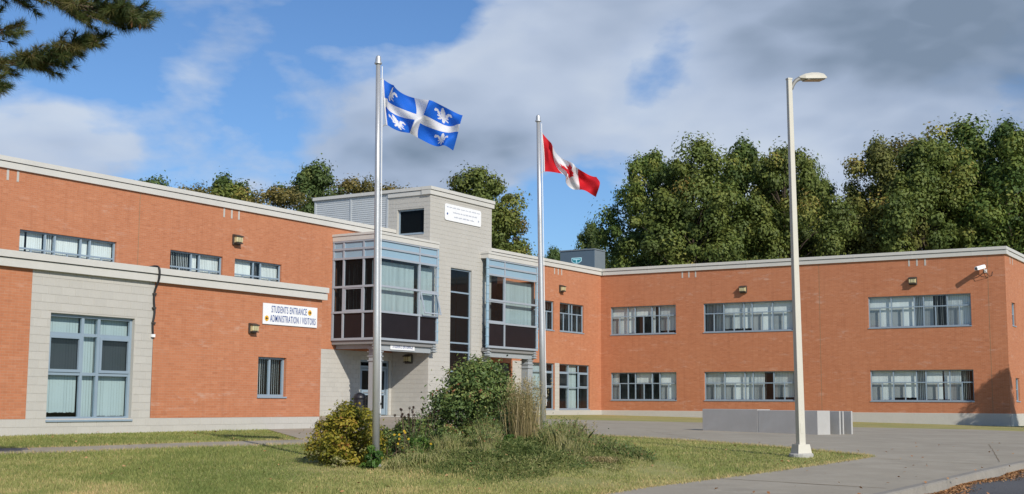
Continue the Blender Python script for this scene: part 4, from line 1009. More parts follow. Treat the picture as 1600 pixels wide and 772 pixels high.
make_flag(c_ctrl, (810, 170), 5.145, 30.4, canada, [cred, cwhite], lambda s_, t: .18*math.cos(2*math.pi*(s_*2.1+t*.55+.1))*min(1, s_*5)+.06*math.sin(s_*21-t*6)*min(1, s_*4)+.2*s_, 'red and white maple leaf flag drooping from the farther pole', .055)
# lamp standard
LB = Vector((ypx(1252, 712, 28).x, 28.0, 0)); LB.z = g1(LB.x, 28.0); LT = ypx(1232, 124, 28); LH = LT.z-LB.z
o = empty('lamp_post', LB); o.rotation_euler = (0, math.atan2(LT.x-LB.x, LH), R(18))
b = MB(); b.prism([(x*.26, y*.26, -.25) for x, y in [(math.cos(R(k*22.5)), math.sin(R(k*22.5))) for k in range(16)]], (0, 0, .33)); b.build('footing', mt['concrete'], o, bevel=.03)
b = MB(); i = [(-.165, -.165), (.165, -.165), (.165, .165), (-.165, .165)]; t_ = [(x*.82, y*.82) for x, y in i]
for k in range(4): b.quad((*i[k], .08), (*i[(k+1) % 4], .08), (*t_[(k+1) % 4], .27), (*t_[k], .27))
b.poly([(*p, .27) for p in t_]); b.build('base_cover', mt['cream'], o)
b = MB(); r0, r1 = .078, .050; q0 = [(-r0, -r0), (r0, -r0), (r0, r0), (-r0, r0)]
for k in range(4): b.quad((*q0[k], .26), (*q0[(k+1) % 4], .26), (q0[(k+1) % 4][0]*r1/r0, q0[(k+1) % 4][1]*r1/r0, LH), (q0[k][0]*r1/r0, q0[k][1]*r1/r0, LH))
b.poly([(x*r1/r0, y*r1/r0, LH) for x, y in q0]); b.build('pole', mt['cream'], o, bevel=.012)
b = MB(); b.box(-.04, .04, -.082, -.074, .50, .72); b.build('access_hatch', mt['cream'], o, bevel=.003)
b = MB(); b.box(-.056, .056, -.056, .056, LH-.02, LH+.015); b.build('pole_cap', mt['cream'], o)
b = MB(); b.tube(smooth_line([(.05, 0, LH-.22), (.10, 0, LH-.12), (.17, 0, LH-.03), (.27, 0, LH+.03)], 4), [.045]*13, 8); b.build('arm', M('grey_arm', (.22, .22, .21), .5), o, smooth=True)
b = MB()
sec = [(.24, .05, .02, .05), (.36, .12, -.01, .10), (.52, .165, -.02, .125), (.70, .17, -.02, .125), (.84, .155, -.015, .10), (.90, .11, 0, .06)]
rings = [[(x, -w, z0), (x, -w*.96, z0+(z1-z0)*.55), (x, -w*.6, z1), (x, w*.6, z1), (x, w*.96, z0+(z1-z0)*.55), (x, w, z0)] for x, w, z0, z1 in sec]
for a, c in zip(rings[:-1], rings[1:]):
    for k in range(6): b.quad(a[k], a[(k+1) % 6], c[(k+1) % 6], c[k])
b.poly(rings[0]); b.poly(rings[-1]); h_ = b.build('luminaire_head', mt['cream'], o); h_.location = (0, 0, LH); h_.rotation_euler = (0, R(-4), 0)
b = MB(); b.box(.40, .84, -.125, .125, -.035, -.021); b.build('lens', M('lamp_lens', (.30, .30, .24), .2), h_)
tag(o, 'tall square cream lamp post at the tip of the lawn', 'lamp post')
# concrete blocks on the forecourt
mt['granite2'] = mt['granite']
A0 = gpx(1098, 673.5); A1_ = gpx(1278, 680.5); ad = (A1_-A0); ad.z = 0; AL = ad.length; ad.normalize(); an_ = Vector((-ad.y, ad.x, 0))
def slab(s0, off, L, w, h, label, pocket=False):
    """block lying along the row: s0 = distance of its near end past the front corner, off = sideways"""
    p = A1_+ad*s0+an_*off; far_ = p-ad*L
    z = min(g1(p.x, p.y), g1(far_.x, far_.y))
    o = empty('barrier_block', Vector((far_.x, far_.y, z)), math.atan2(ad.y, ad.x))
    b = MB(); b.box(0, L, 0, w, -.05, h); b.build('slab', mt['granite'], o, bevel=.012)
    if pocket:
        b = MB(); b.box(L*.3, L*.3+.22, -.004, .06, .03, .09); b.box(L*.62, L*.62+.22, -.004, .06, .03, .09); b.build('lifting_slot', mt['black'], o)
    return tag(o, label, 'concrete block', 'grey concrete blocks on the forecourt')
hS = .78
slab(0, 0, AL/2-.01, .68, hS, 'near half of the long shaded grey concrete barrier')
slab(-AL/2-.005, 0.0, AL/2, .68, hS, 'far half of the long shaded grey concrete barrier')
slab(.10, 1.05, 2.6, .07, hS-.01, 'thin upright concrete slab next to the long barrier')
slab(.05, 1.30, 2.6, .07, hS-.015, 'second thin upright concrete slab from the long barrier')
slab(.05, 1.78, 2.6, .08, hS-.01, 'thin upright concrete slab farthest from the long barrier')

# ================================================================== TREES AND PLANTS
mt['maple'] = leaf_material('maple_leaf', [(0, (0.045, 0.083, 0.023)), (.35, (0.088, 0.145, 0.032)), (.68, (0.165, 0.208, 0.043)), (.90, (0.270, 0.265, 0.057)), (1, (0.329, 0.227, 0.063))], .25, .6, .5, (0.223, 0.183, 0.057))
mt['darkleaf'] = leaf_material('dark_leaf', [(0, (0.044, 0.080, 0.027)), (.5, (0.084, 0.140, 0.040)), (1, (0.170, 0.210, 0.056))], .2, .6, .2)
mt['rustleaf'] = leaf_material('rusty_leaf', [(0, (0.099, 0.096, 0.032)), (.5, (0.200, 0.167, 0.050)), (.85, (0.282, 0.203, 0.062)), (1, (0.332, 0.176, 0.053))], .25, .6, .2)
mt['needle'] = leaf_material('pine_needle', [(0, (0.023, 0.044, 0.018)), (.5, (0.052, 0.081, 0.029)), (.85, (0.111, 0.137, 0.039)), (1, (0.169, 0.143, 0.052))], .15, .5)
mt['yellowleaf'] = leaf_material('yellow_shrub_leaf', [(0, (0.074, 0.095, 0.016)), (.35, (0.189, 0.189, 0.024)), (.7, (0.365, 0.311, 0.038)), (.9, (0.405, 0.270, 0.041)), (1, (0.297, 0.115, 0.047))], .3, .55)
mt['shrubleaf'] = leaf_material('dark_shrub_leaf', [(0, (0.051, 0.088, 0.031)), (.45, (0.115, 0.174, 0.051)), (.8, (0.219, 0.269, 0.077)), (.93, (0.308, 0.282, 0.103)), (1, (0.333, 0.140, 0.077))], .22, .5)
mt['greenleaf'] = leaf_material('fresh_green_leaf', [(0, (0.039, 0.098, 0.018)), (.5, (0.078, 0.163, 0.029)), (1, (0.169, 0.247, 0.046))], .3, .5)
mt['straw'] = leaf_material('straw_grass', [(0, (0.138, 0.125, 0.044)), (.4, (0.300, 0.237, 0.106)), (.8, (0.475, 0.375, 0.200)), (1, (0.575, 0.475, 0.275))], .25, .7)
mt['mat'] = leaf_material('grey_green_mat', [(0, (0.120, 0.168, 0.050)), (.35, (0.276, 0.306, 0.104)), (.65, (0.478, 0.439, 0.198)), (1, (0.607, 0.530, 0.297))], .45, .7)
mt['seedhead'] = leaf_material('dark_seedhead', [(0, (.022, .012, .010)), (1, (.05, .025, .018))], .05, .8)
mt['yellowflower'] = leaf_material('yellow_petal', [(0, (.55, .36, .02)), (1, (.65, .45, .03))], .3, .6)
def make_tree(seed, H, rx, rz, zc, nclump, nleaf, ls, mat, trunk_r=.28):
    """returns (trunk mesh, crown mesh): limbs reach the leaf clumps; clumps make an uneven outline with gaps"""
    rng = np.random.default_rng(seed); tb = MB(); top = H*.82
    bend = rng.normal(0, .25, (4, 2))
    tp = [(bend[k, 0]*k*.3, bend[k, 1]*k*.3, top*k/3-(.6 if k == 0 else 0)) for k in range(4)]
    tb.tube(smooth_line(tp, 3), list(np.linspace(trunk_r*1.15, .05, 10)), 9)
    C = []; tries = 0
    while len(C) < nclump and tries < 20000:
        tries += 1
        d = unit(rng.normal(size=(1, 3)))[0]; r = rng.uniform(.30, 1.0)**.55
        lob = 1+.20*math.sin(3*math.atan2(d[1], d[0])+seed)+.16*math.sin(5*d[2]+2*math.atan2(d[1], d[0])+seed*2)
        p = np.array([d[0]*rx*r*lob, d[1]*rx*r*lob, zc+d[2]*rz*r*(.9+.15*lob)])
        if d[2] > 0: p[:2] *= 1-.35*max(0, (p[2]-zc)/rz)**1.5
        if all(np.linalg.norm((p-q)*np.array([1, 1, 1.15])) > .62*min(rx, 3)*.36 for q in C): C.append(p)
    for k in range(9):
        a = rng.uniform(0, 6.28); rr_ = rng.uniform(.0, .55)*rx; C.append(np.array([math.cos(a)*rr_, math.sin(a)*rr_, zc+rz*(1.0-.28*(rr_/rx/.55)**2)*rng.uniform(.92, 1.05)]))
    V, T = [], []
    for ci, p in enumerate(C):
        h0 = max(H*.12, p[2]-rng.uniform(.8, 2.6)-.35*math.hypot(p[0], p[1])); s_ = Vector((0, 0, min(h0, top*.95))); e = Vector(p)
        if rng.random() < .55: tb.tube([s_, s_.lerp(e, .55)+Vector((0, 0, .25)), e], [trunk_r*.28*(1-h0/H)+.03, .04, .012], 5)
        cr = rng.choice((.6, .8, 1.0, 1.3))*rng.uniform(.85, 1.15)*min(rx, 3.4)*(.29 if ci < len(C)-9 else .20); m = int(nleaf*rng.uniform(.7, 1.3))
        d = unit(rng.normal(size=(m, 3))+np.array([0, 0, .45])); rad = cr*rng.uniform(.15, 1.0, m)**.45*np.where(rng.random(m) < .12, rng.uniform(1.1, 1.7, m), 1.0)
        el_ = unit(np.array([[p[0], p[1], .6*rx]]))[0]; q = p+d*rad[:, None]*np.array([1.05, 1.05, rng.uniform(.7, 1.15)])+el_*(np.abs(rng.normal(0, .35, m))*cr)[:, None]
        nr = unit(d*1.5+rng.normal(0, .42, (m, 3))+np.array([0, 0, .2]))
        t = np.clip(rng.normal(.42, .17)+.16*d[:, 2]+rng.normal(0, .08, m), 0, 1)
        v, f, tt = cards(q, nr, ls*rng.uniform(.6, 1.25, m), .62, rng, t); V.append(v); T.append(tt)
    v = np.concatenate(V); t = np.concatenate(T)
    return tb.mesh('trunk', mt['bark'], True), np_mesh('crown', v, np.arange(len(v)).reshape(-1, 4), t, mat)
PROTO = {}
for k, a in {'maple_a': (1, 20, 4.6, 6.6, 13.2, 130, 360, .145, mt['maple']), 'maple_b': (2, 20, 4.2, 6.9, 13.0, 120, 360, .145, mt['maple']), 'maple_c': (7, 20, 5.0, 6.2, 13.6, 135, 360, .145, mt['maple']),
             'dark': (4, 20, 4.0, 7.0, 12.6, 110, 330, .14, mt['darkleaf']), 'rust': (5, 20, 3.8, 6.4, 13.2, 80, 230, .13, mt['rustleaf'])}.items(): PROTO[k] = make_tree(*a)
def tree(kind, px, ytop, Y, label, group, sc=None, rot=0.0, wide=1.0):
    """tree whose top shows at pixel (px, ytop) when it stands Y metres away"""
    t = ypx(px, ytop, Y); z0 = g1(t.x, t.y)-.1; s_ = (t.z-z0)/21.0 if sc is None else sc
    o = empty('maple_tree' if kind.startswith('maple') else ('rusty_tree' if kind == 'rust' else 'dark_tree'), (t.x, t.y, z0), rot); o.scale = (s_*wide, s_*wide, s_)
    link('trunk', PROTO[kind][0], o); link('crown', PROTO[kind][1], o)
    return tag(o, label, 'tree', group)
GR = 'maples behind the right wing'; GL = 'trees behind the left wing'
for a in [('dark', 928, 338, 118, 'small dark tree just right of the rooftop unit', GR, None, .3, .7),
          ('maple_a', 1022, 230, 100, 'leftmost tall maple behind the right wing', GR, None, .2, .78),
          ('maple_b', 1084, 219, 96, 'second tall maple from the left behind the right wing', GR, None, 1.1, .95),
          ('maple_c', 1158, 220, 101, 'broad maple left of the lamp post behind the right wing', GR, None, 2.0, .95),
          ('maple_a', 1222, 222, 97, 'maple directly behind the upper lamp post', GR, None, 3.3, .85),
          ('maple_b', 1268, 248, 104, 'lower maple just right of the lamp post', GR, None, 4.1, .62),
          ('maple_c', 1374, 218, 99, 'maple right of the sky gap behind the right wing', GR, None, 5.0, .80),
          ('rust', 1425, 200, 108, 'slim olive tree third from the right edge', GR, None, 1.0, 1.05),
          ('maple_a', 1440, 212, 97, 'maple below the slim olive tree near the right edge', GR, None, 1.6, .9),
          ('maple_b', 1502, 189, 102, 'tallest maple near the right edge', GR, None, 2.6, 1.0),
          ('maple_c', 1572, 192, 97, 'maple at the right edge of the picture', GR, None, .7, 1.0),
          ('dark', 1055, 290, 116, 'dark tree filling behind the left maples', GR, None, .9, 1.2),
          ('dark', 1190, 300, 117, 'dark tree filling behind the lamp post maples', GR, None, 2.9, 1.4),
          ('dark', 1318, 345, 116, 'dark tree low in the gap between the maples', GR, None, 4.4, 1.3),
          ('dark', 1470, 280, 120, 'dark tree filling behind the right maples', GR, None, 5.2, 1.4),
          ('maple_c', 1650, 200, 100, 'maple just beyond the right edge', GR, None, .1, 1.0),
          ('maple_a', 742, 256, 96, 'olive tree right behind the entrance tower', GL, None, 2.2, .98),
          ('rust', 790, 312, 100, 'thin rusty tree right of the entrance tower', GL, None, .4, .8),
          ('dark', 870, 379, 125, 'small dark tree beside the farther flagpole', GL, None, .4, .8),
          ('dark', 494, 243, 92, 'dark green tree left of the tower siding', GL, None, 1.4, .95),
          ('rust', 553, 264, 95, 'rusty tree behind the corrugated siding', GL, None, 3.4, 1.0),
          ('rust', 604, 275, 97, 'rusty tree top behind the taller flagpole', GL, None, 5.0, 1.1),
          ('rust', 432, 279, 84, 'olive tree top left of the dark green tree', GL, None, 4.0, 1.15),
          ('maple_c', 352, 275, 88, 'olive tree top above the vent slots of the left wing', GL, None, .8, 1.0),
          ('rust', 306, 276, 80, 'low olive tree top above the left wing roof', GL, None, 2.8, .9),
          ('dark', 236, 267, 92, 'dark green tree top farthest left above the roof', GL, None, 1.9, .95)]: tree(*a)
# a small tree out of view to the right throws the shade on the end of the right wing
p = W(0.0, 22.6, 1.3)-Vector((Ld.x, Ld.y, 0))*8.0; o = empty('dark_tree', (p.x, p.y, g1(p.x, p.y)), .5); o.scale = (.33, .33, .33); link('trunk', PROTO['dark'][0], o); link('crown', PROTO['dark'][1], o)
tag(o, 'small tree standing just beyond the right edge of the picture', 'tree')

# pine whose boughs hang into the top left corner
def pine():
    rng = np.random.default_rng(21); Yp = 17.5; base = Vector((-12.2, 17.5, 0)); base.z = g1(base.x, base.y); o = empty('pine_tree', base)
    tb = MB(); tb.tube([(0, 0, -.4), (.05, 0, 4), (0, .05, 9), (0, 0, 14)], [.30, .26, .19, .06], 10)
    tb.build('trunk', mt['bark'], o, smooth=True)
    br = MB(); NV, NT_ = [], []
    def tuft(p, d, n, ln, tone):
        dv = unit(d[None]+rng.normal(0, .55, (n, 3))); L = ln*rng.uniform(.7, 1.1, n)[:, None]; s_ = unit(np.cross(dv, rng.normal(size=(n, 3))))*.0036
        e = p+dv*L-np.array([0, 0, 1])*(L**2)*.5; NV.append(np.stack([p+s_, p-s_, e], 1).reshape(-1, 3)); NT_.append(np.repeat(np.clip(tone+rng.normal(0, .15, n), 0, 1), 3))
    def bough(pts, r0, ns, spread, dens):
        pl = smooth_line([Vector(q)-base for q in pts], 8); br.tube(pl, list(np.linspace(r0, .012, len(pl))), 7); m = len(pl)
        for k in range(ns):
            f = rng.uniform(.12, 1.0); i = min(int(f*(m-1)), m-2); p = pl[i].lerp(pl[i+1], rng.random()); ax = (pl[i+1]-pl[i]).normalized()
            side = Vector((0, 0, 1)).cross(ax)*rng.choice((-1, 1)); d = (ax*rng.uniform(.5, 1.2)+side*rng.uniform(.3, 1.0)+Vector((0, 0, rng.uniform(-.35, .30)))).normalized(); L = spread*rng.uniform(.5, 1.1)*(1.15-.5*f)
            q = p+d*L; mid = p.lerp(q, .5)+Vector((0, 0, -.04)); br.tube([p, mid, q], [.012, .008, .005], 4)
            tone = rng.uniform(.2, .95)
            for j in range(dens):
                t = .30+.70*(j+rng.random())/dens; c = p.lerp(q, t); dd = (d+Vector((rng.normal(0, .45), rng.normal(0, .45), rng.normal(0, .35)))).normalized(); tuft(np.array(c), np.array(dd), 44, .17, tone+.16*t)
    P = lambda x, y, Y: ypx(x, y, Y)
    bough([P(-620, -60, 17.6), P(-280, -70, 17.4), P(0, -22, 17.3), P(120, 8, 17.3), P(205, 18, 17.3)], .035, 120, .85, 6)
    bough([P(-560, 160, 17.9), P(-260, 130, 17.8), P(-60, 100, 17.7), P(50, 92, 17.6), P(128, 70, 17.6)], .03, 105, .70, 6)
    bough([P(-560, 160, 18.2), P(-300, 130, 18.4), P(-90, 60, 18.6), P(0, 45, 18.6)], .03, 70, .75, 6)
    bough([P(-500, 200, 17.2), P(-250, 170, 17.0), P(-100, 140, 16.9), P(-12, 132, 16.9)], .025, 46, .6, 6)
    bough([P(-600, -160, 17.5), P(-300, -190, 17.2), P(-50, -120, 17.0), P(90, -70, 16.9)], .05, 44, .6, 5)
    for k in range(14):      # the rest of the crown, out of frame
        a = rng.uniform(0, 6.28); z = rng.uniform(5, 13); L = (14.5-z)*.36; s_ = base+Vector((0, 0, z)); e = s_+Vector((math.cos(a)*L-1.2, math.sin(a)*L, .3)); 
        if e.x > -9.5: e.x = -9.5-rng.uniform(0, 2)
        bough([s_, s_.lerp(e, .5)+Vector((0, 0, .2)), e], .05, 26, .7, 3)
    br.build('bough', mt['twig'], o, smooth=True)
    v = np.concatenate(NV); t = np.concatenate(NT_)
    link('needles', np_mesh('needles', v, np.arange(len(v)).reshape(-1, 3), t, mt['needle']), o)
    cones = MB()
    for x, y, l in ((219, 36, .11), (228, 33, .10), (206, 30, .12), (224, 28, .09)):
        c = P(x, y, 17.3)-base; cones = MB(); cones.tube([c+Vector((0, 0, .03)), c, c-Vector((0, 0, l*.45)), c-Vector((0, 0, l))], [.005, .015, .018, .005], 7); cones.build('cone', M('pine_cone', (.16, .075, .03), .8) if 'pine_cone' not in bpy.data.materials else bpy.data.materials['pine_cone'], o)
    tag(o, 'pine tree whose long needled boughs hang into the top left corner', 'tree')
pine()

# ---- planted bed
def shrub(name, px, Y, yt, halfw, mat, n, ls, label, seed, depth=1.0, clumps=26, squash=.9, cat='shrub', base_z=0.0):
    rng = np.random.default_rng(seed); c = ypx(px, yt, Y); z0 = g1(c.x, Y)-.03; H = c.z-z0; rx = halfw/FPX*Y; o = empty(name, (c.x, Y, z0))
    st = MB(); V, T = [], []; cl = []
    for k in range(clumps):      # spiral over the dome, some clumps inside, uneven reach
        h = ((k+.5)/clumps)**.8; a = k*2.39996+rng.normal(0, .25); r = rng.uniform(.72, 1.06) if k % 4 else rng.uniform(.1, .6)
        prof = math.sqrt(max(.0, 1-h**2.4))*(.86+.14*min(1, h*5)); cr = rng.uniform(.20, .32)*min(rx, H*.8)
        p = np.array([math.cos(a)*max(rx*prof*r-cr*.5, 0), math.sin(a)*max(rx*depth*prof*r-cr*.5, 0), max(h*H*rng.uniform(.9, 1.04)-cr*.55, cr*.35)]); cl.append((p, cr))
        st.tube([(p[0]*.12, p[1]*.12, -.03), (p[0]*.5, p[1]*.5, p[2]*.5), tuple(p)], [.014, .010, .004], 4)
    m = n//clumps
    for p, cr in cl:
        d = unit(rng.normal(size=(m, 3))); d[:, 2] = np.abs(d[:, 2])*np.where(rng.random(m) < .72, 1, -1); rad = cr*rng.uniform(.2, 1, m)**.5*np.where(rng.random(m) < .16, rng.uniform(1.1, 1.9, m), 1)
        q = p+d*rad[:, None]*np.array([1.1, 1.1, squash]); q[:, 2] = np.maximum(q[:, 2], .01)
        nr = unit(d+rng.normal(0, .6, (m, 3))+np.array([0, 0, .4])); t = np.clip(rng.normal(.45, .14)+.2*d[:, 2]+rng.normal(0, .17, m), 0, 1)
        v, f, tt = cards(q, nr, ls*rng.uniform(.6, 1.3, m), .5, rng, t); V.append(v); T.append(tt)
    v = np.concatenate(V); t = np.concatenate(T)
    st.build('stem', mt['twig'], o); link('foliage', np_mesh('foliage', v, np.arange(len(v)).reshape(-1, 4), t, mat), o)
    return tag(o, label, cat)
shrub('yellow_shrub', 544, 25.0, 633, 67, mt['yellowleaf'], 13000, .034, 'rounded yellow green shrub left of the taller flagpole', 31, .95, 34)
shrub('large_shrub', 746, 28.0, 563, 92, mt['shrubleaf'], 30000, .040, 'largest dark green leafy shrub in the middle of the bed', 32, .85, 90)
shrub('low_shrub', 622, 26.4, 662, 36, mt['shrubleaf'], 2600, .032, 'loose green perennial right of the taller flagpole', 33, 1, 14)
shrub('leafy_perennial', 655, 25.2, 682, 36, mt['greenleaf'], 1800, .032, 'low green perennial with yellow flowers before the dark seedheads', 34, 1, 12)
shrub('leafy_perennial', 770, 26.4, 683, 42, mt['greenleaf'], 3000, .030, 'fresh green leafy patch below the large shrub', 35, .9, 16, .6)
shrub('leafy_perennial', 838, 26.8, 684, 34, mt['greenleaf'], 1800, .030, 'fresh green leafy patch at the farther flagpole foot', 36, .9, 12, .6)
shrub('leafy_perennial', 582, 23.75, 697, 22, mt['greenleaf'], 420, .055, 'broad leaved green plant at the taller flagpole foot', 37, 1, 8)
shrub('low_shrub', 527, 24.2, 711, 22, mt['mat'], 700, .022, 'small grey green tuft before the yellow shrub', 38, 1, 8, .6)
shrub('low_shrub', 930, 26.5, 695, 30, mt['shrubleaf'], 1500, .026, 'low green plant at the right side of the bed', 39, 1, 10, .6)
shrub('low_shrub', 640, 26.3, 652, 44, mt['shrubleaf'], 4200, .030, 'rough green weeds joining the yellow shrub to the large shrub', 51, 1, 18)
shrub('low_shrub', 604, 25.2, 672, 30, mt['shrubleaf'], 2000, .030, 'dull green weeds close behind the taller flagpole', 52, 1, 12)
shrub('low_shrub', 694, 25.6, 664, 38, mt['shrubleaf'], 2600, .026, 'twiggy weeds in front of the large shrub', 53, 1, 14)
shrub('leafy_perennial', 800, 25.6, 680, 40, mt['greenleaf'], 2600, .028, 'bright green low leaves before the feather grass', 54, .8, 16, .7)
def grass_clump(name, px, Y, yt, halfw, n, mat, label, seed, plume=False, w=.006, lean=.25, droop=.15):
    rng = np.random.default_rng(seed); c = ypx(px, yt, Y); z0 = g1(c.x, Y)-.02; H = c.z-z0; rx = halfw/FPX*Y; o = empty(name, (c.x, Y, z0))
    b0 = rng.normal(0, rx*.33, (n, 3)); b0[:, 2] = 0; dirn = rng.normal(0, lean, (n, 2)); h = H*rng.uniform(.45, 1.0, n)
    sd = unit(np.c_[rng.normal(size=(n, 2)), np.zeros(n)])*w; top = b0+np.c_[dirn*h[:, None], h]; mid = b0+np.c_[dirn*h[:, None]*.38, h*.58]
    top[:, 2] -= droop*h*np.hypot(dirn[:, 0], dirn[:, 1])*2
    t = np.clip(rng.normal(.5, .22, n), 0, 1)
    quads = np.stack([b0+sd, b0-sd, mid-sd*.8, mid+sd*.8], 1); q2 = np.stack([mid+sd*.8, mid-sd*.8, top-sd*.15, top+sd*.15], 1)
    v = np.concatenate([quads.reshape(-1, 3), q2.reshape(-1, 3)]); tt = np.concatenate([np.repeat(t, 4)]*2)
    link('blades', np_mesh('blades', v, np.arange(len(v)).reshape(-1, 4), tt, mat), o)
    if plume:
        m = n//3; d = np.repeat(top[:m], 16, 0)+rng.normal(0, 1, (m*16, 3))*np.array([.012, .012, .07])
        vv, ff, t3 = cards(d, unit(rng.normal(size=(m*16, 3))), rng.uniform(.012, .024, m*16), .35, rng, rng.uniform(.35, 1, m*16)); link('plumes', np_mesh('plumes', vv, ff, t3, mt['straw']), o)
    return tag(o, label, 'grass')
grass_clump('ornamental_grass', 820, 26.6, 588, 34, 620, mt['straw'], 'tall straw coloured feather grass right of the large shrub', 41, True, .0042, .12)
grass_clump('ornamental_grass', 900, 27.4, 660, 26, 360, mt['straw'], 'wispy dry grass tuft right of the farther flagpole', 42, True, .005, .22)
grass_clump('ornamental_grass', 935, 24.2, 705, 36, 520, mt['straw'], 'sprawling dry grass tuft at the right end of the bed', 43, False, .007, .8, .5)
grass_clump('ornamental_grass', 885, 25.2, 695, 34, 420, mt['straw'], 'dry grass tuft between the farther pole and the bed end', 44, False, .006, .6, .4)
grass_clump('ornamental_grass', 655, 23.9, 693, 40, 520, mt['mat'], 'arching dull green grass tuft in front of the perennials', 45, False, .007, .7, .5)
grass_clump('ornamental_grass', 622, 23.4, 705, 24, 300, mt['mat'], 'arching grass tuft just right of the taller flagpole', 46, False, .007, .75, .5)
grass_clump('ornamental_grass', 700, 25.0, 670, 30, 320, mt['mat'], 'upright greyish grass before the large shrub', 47, False, .006, .35)
# coneflowers gone to seed
def seedheads():
    rng = np.random.default_rng(61)
    o = None; cx = ypx(645, 650, 26.0); z0 = g1(cx.x, 26.0); o = empty('coneflower', (cx.x, 26.0, z0)); st = MB(); V = []; T = []
    for k in range(26):
        x = rng.normal(0, .26); y = rng.normal(0, .22); h = ypx(645, rng.uniform(636, 672), 26).z-z0; st = MB(); st.tube([(x*.6, y*.6, -.02), (x*.8, y*.8, h*.6), (x, y, h)], [.005, .004, .003], 4); st.build('stem', mt['twig'], o)
        d = unit(rng.normal(size=(26, 3))); q = np.array([x, y, h])+d*np.array([.022, .022, .026]); v, f, t = cards(q, d, np.full(26, .014), .8, rng, rng.uniform(0, 1, 26)); link('seed_head', np_mesh('seed_head', v, f, t, mt['seedhead']), o)
    tag(o, 'dark dried coneflower heads on stems left of the large shrub', 'flowers')
    cx = ypx(633, 685, 24.9); z0 = g1(cx.x, 24.9); o = empty('yellow_flower', (cx.x, 24.9, z0)); st = MB()
    for k in range(9):
        x = rng.normal(0, .26); y = rng.normal(0, .15); h = ypx(633, rng.uniform(672, 702), 24.9).z-z0; st = MB(); st.tube([(x*.7, y*.7, -.02), (x, y, h)], [.004, .003], 4); st.build('stem', mt['twig'], o)
        a = np.arange(8)*.785; d = np.c_[np.cos(a)*.012, -.01+np.sin(a)*.006, np.sin(a)*.012]; v, f, t = cards(np.array([x, y, h])+d, unit(np.c_[rng.normal(0, .2, 8), np.full(8, -1), np.full(8, .5)]), np.full(8, .016), .6, rng, rng.uniform(0, 1, 8)); link('flower_head', np_mesh('flower_head', v, f, t, mt['yellowflower']), o)
    tag(o, 'small yellow daisy flowers right of the taller flagpole', 'flowers')
    # young broad leaved sapling beside the farther pole
    cx = ypx(868, 690, 28.6); z0 = g1(cx.x, 28.6); o = empty('sapling', (cx.x, 28.6, z0)); st = MB(); tip = ypx(880, 655, 28.6)-Vector((cx.x, 28.6, z0)); st.tube([(0, 0, -.02), tuple(tip*.5+Vector((-.02, 0, .03))), tuple(tip)], [.008, .006, .003], 5); V = []; T = []
    for k in range(17):
        f_ = rng.uniform(.35, 1.05); a = rng.uniform(0, 6.28); q = np.array(tip)*f_+np.array([math.cos(a), math.sin(a), .1])*rng.uniform(.05, .14); v, f, t = cards(q[None], unit(np.array([[math.cos(a)*.3, math.sin(a)*.3-.3, 1]])), np.array([rng.uniform(.05, .075)]), .45, rng, rng.uniform(0, 1, 1)); V.append(v); T.append(t)
    v = np.concatenate(V); st.build('stem', mt['twig'], o); link('leaves', np_mesh('leaves', v, np.arange(len(v)).reshape(-1, 4), np.concatenate(T), mt['greenleaf']), o); tag(o, 'thin broad leaved sapling just right of the farther flagpole', 'plant')
seedheads()
# tangled ground cover over the mound
def mat_cover():
    rng = np.random.default_rng(71); N = 62000; a = rng.uniform(0, 6.28, N); r = rng.uniform(0, 1, N)**.5
    r = r*(1+rng.normal(0, .07, N)); edge = 1+.10*np.sin(3*a+1)+.08*np.sin(7*a)+.05*np.sin(17*a); X = MOUND[0]+.02+np.cos(a)*r*2.35*edge; Y = 25.5+np.sin(a)*r*3.5*edge; P = np.c_[X, Y]; z = G(X, Y)
    hump = np.clip(.16*(.5+.5*np.sin(X*4.3+1.7*np.sin(Y*3.1)))*(1-r**3), 0, 1); h = rng.uniform(.02, .11, N)*(1-.5*r)+hump; q = np.c_[X, Y, z+h]
    t = np.clip(.46+.55*vnoise(P, 1.6, 4)+.25*vnoise(P, 5, 5)-.18*np.clip((23.2-Y)/1.2, 0, 1)+rng.normal(0, .20, N), 0, 1)
    ln = rng.uniform(.05, .20, N)*np.clip(1-.55*r, .25, 1); dr = unit(np.c_[rng.normal(0, 1, (N, 2)), np.abs(rng.normal(.9, .5, N))])*ln[:, None]; sd = unit(np.cross(dr, rng.normal(size=(N, 3))))*rng.uniform(.003, .008, N)[:, None]
    b0 = np.c_[X, Y, z+hump*rng.uniform(0, 1, N)]; mid = b0+dr*.6; tip = b0+dr-np.c_[np.zeros((N, 2)), ln*.25]
    v = np.stack([b0+sd, b0-sd, mid-sd, tip, mid+sd], 1).reshape(-1, 3); f = np.arange(N*5).reshape(N, 5)
    tag(link('ground_cover', np_mesh('ground_cover', v, f, np.repeat(t, 5), mt['mat'])), 'tangled grey green ground cover over the planted mound', 'ground cover', kind='stuff')
mat_cover()
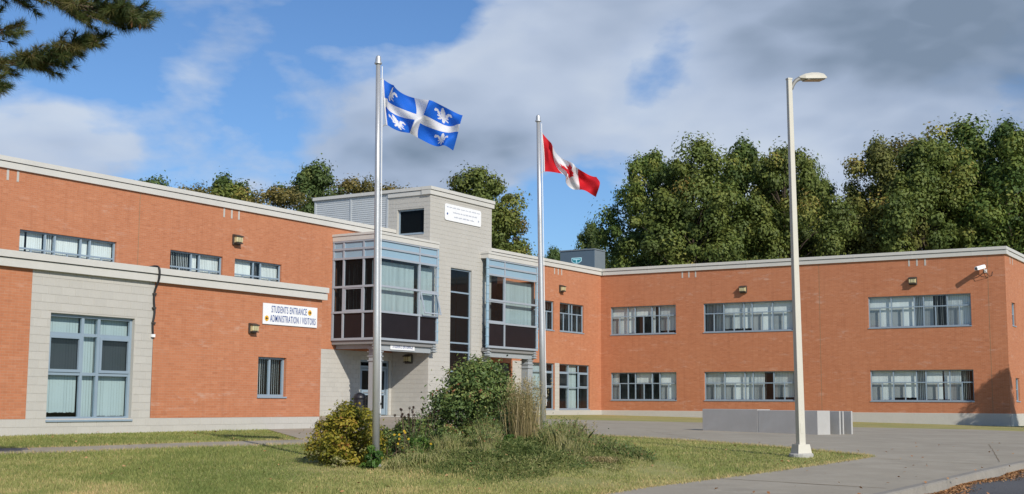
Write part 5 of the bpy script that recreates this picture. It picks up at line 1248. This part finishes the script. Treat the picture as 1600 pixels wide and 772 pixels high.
def bed_weeds():
    """mixed weeds and grasses running together between the shrubs, higher at the back and left"""
    rng = np.random.default_rng(91); N = 30000; a = rng.uniform(0, 6.28, N); r = rng.uniform(0, 1, N)**.5
    X = MOUND[0]+.1+np.cos(a)*r*2.65; Y = 25.6+np.sin(a)*r*3.4; P = np.c_[X, Y]
    pat = vnoise(P, 2.4, 14)+.6*vnoise(P, 5.5, 15); keep = pat > .06+rng.normal(0, .12, N); X, Y, r, pat, P = X[keep], Y[keep], r[keep], pat[keep], P[keep]; N = len(X); z = G(X, Y)
    hm = np.clip(.15+.40*np.clip((Y-23.2)/3.0, 0, 1)+.12*np.clip(-X, 0, 1.5)-.08*np.clip(X, 0, 2)+.45*(pat-.25), .05, .75)*(1-.6*r**3)
    h = hm*rng.uniform(.45, 1.1, N); le = rng.normal(0, .32, (N, 2))*h[:, None]; w = rng.uniform(.003, .007, N); an = rng.uniform(0, 6.28, N); sd = np.c_[np.cos(an)*w, np.sin(an)*w, np.zeros(N)]
    b0 = np.c_[X, Y, z]; mid = b0+np.c_[le*.4, h*.6]; tip = b0+np.c_[le, h*.97]; t = np.clip(.50+.45*vnoise(P, 3.1, 16)+rng.normal(0, .22, N), 0, 1)
    v = np.stack([b0+sd, b0-sd, mid-sd*.8, tip, mid+sd*.8], 1).reshape(-1, 3); o = link('bed_weeds', np_mesh('bed_weeds', v, np.arange(N*5).reshape(N, 5), np.repeat(t, 5), mt['mat']))
    tag(o, 'ragged mid height weeds and grasses filling the flower bed', 'weeds', kind='stuff')
    k = rng.integers(0, N, 30000); f_ = rng.uniform(.25, 1.0, len(k))[:, None]; q = b0[k]+(tip[k]-b0[k])*f_+rng.normal(0, .02, (len(k), 3)); gr = vnoise(P[k], 2.0, 17) > -.05; q = q[gr]
    v, f, tt = cards(q, unit(rng.normal(0, 1, (len(q), 3))+np.array([0, -.3, .9])), rng.uniform(.012, .032, len(q)), .45, rng, np.clip(rng.normal(.5, .25, len(q)), 0, 1)); l_ = link('leaves', np_mesh('leaves', v, f, tt, mt['shrubleaf']), o); tag(l_, kind='stuff')
bed_weeds()
def stray_leaves():
    rng = np.random.default_rng(95); n = 230; Y = rng.uniform(17, 36, n); X = rng.uniform(-.4, .40, n)*Y; nr = unit(np.c_[rng.normal(0, .4, (n, 2)), np.ones(n)])
    v, f, t = cards(np.c_[X, Y, G(X, Y)+.05], nr, rng.uniform(.02, .042, n), .7, rng, rng.uniform(0, 1, n)); tag(link('stray_leaf', np_mesh('stray_leaf', v, f, t, mt['litter'])), 'scattered dry leaves lying on the lawn and paving', 'leaves', kind='stuff')
stray_leaves()
o = MB(); p = [gpx(474, 717), gpx(490, 714), gpx(506, 716.5)]; o.tube([q+Vector((0, 0, dz)) for q, dz in zip(p, (.02, .07, .02))], .012, 6); tag(o.build('fallen_stick', mt['twig'], smooth=True), 'pale bent stick lying on the lawn before the yellow shrub', 'stick')
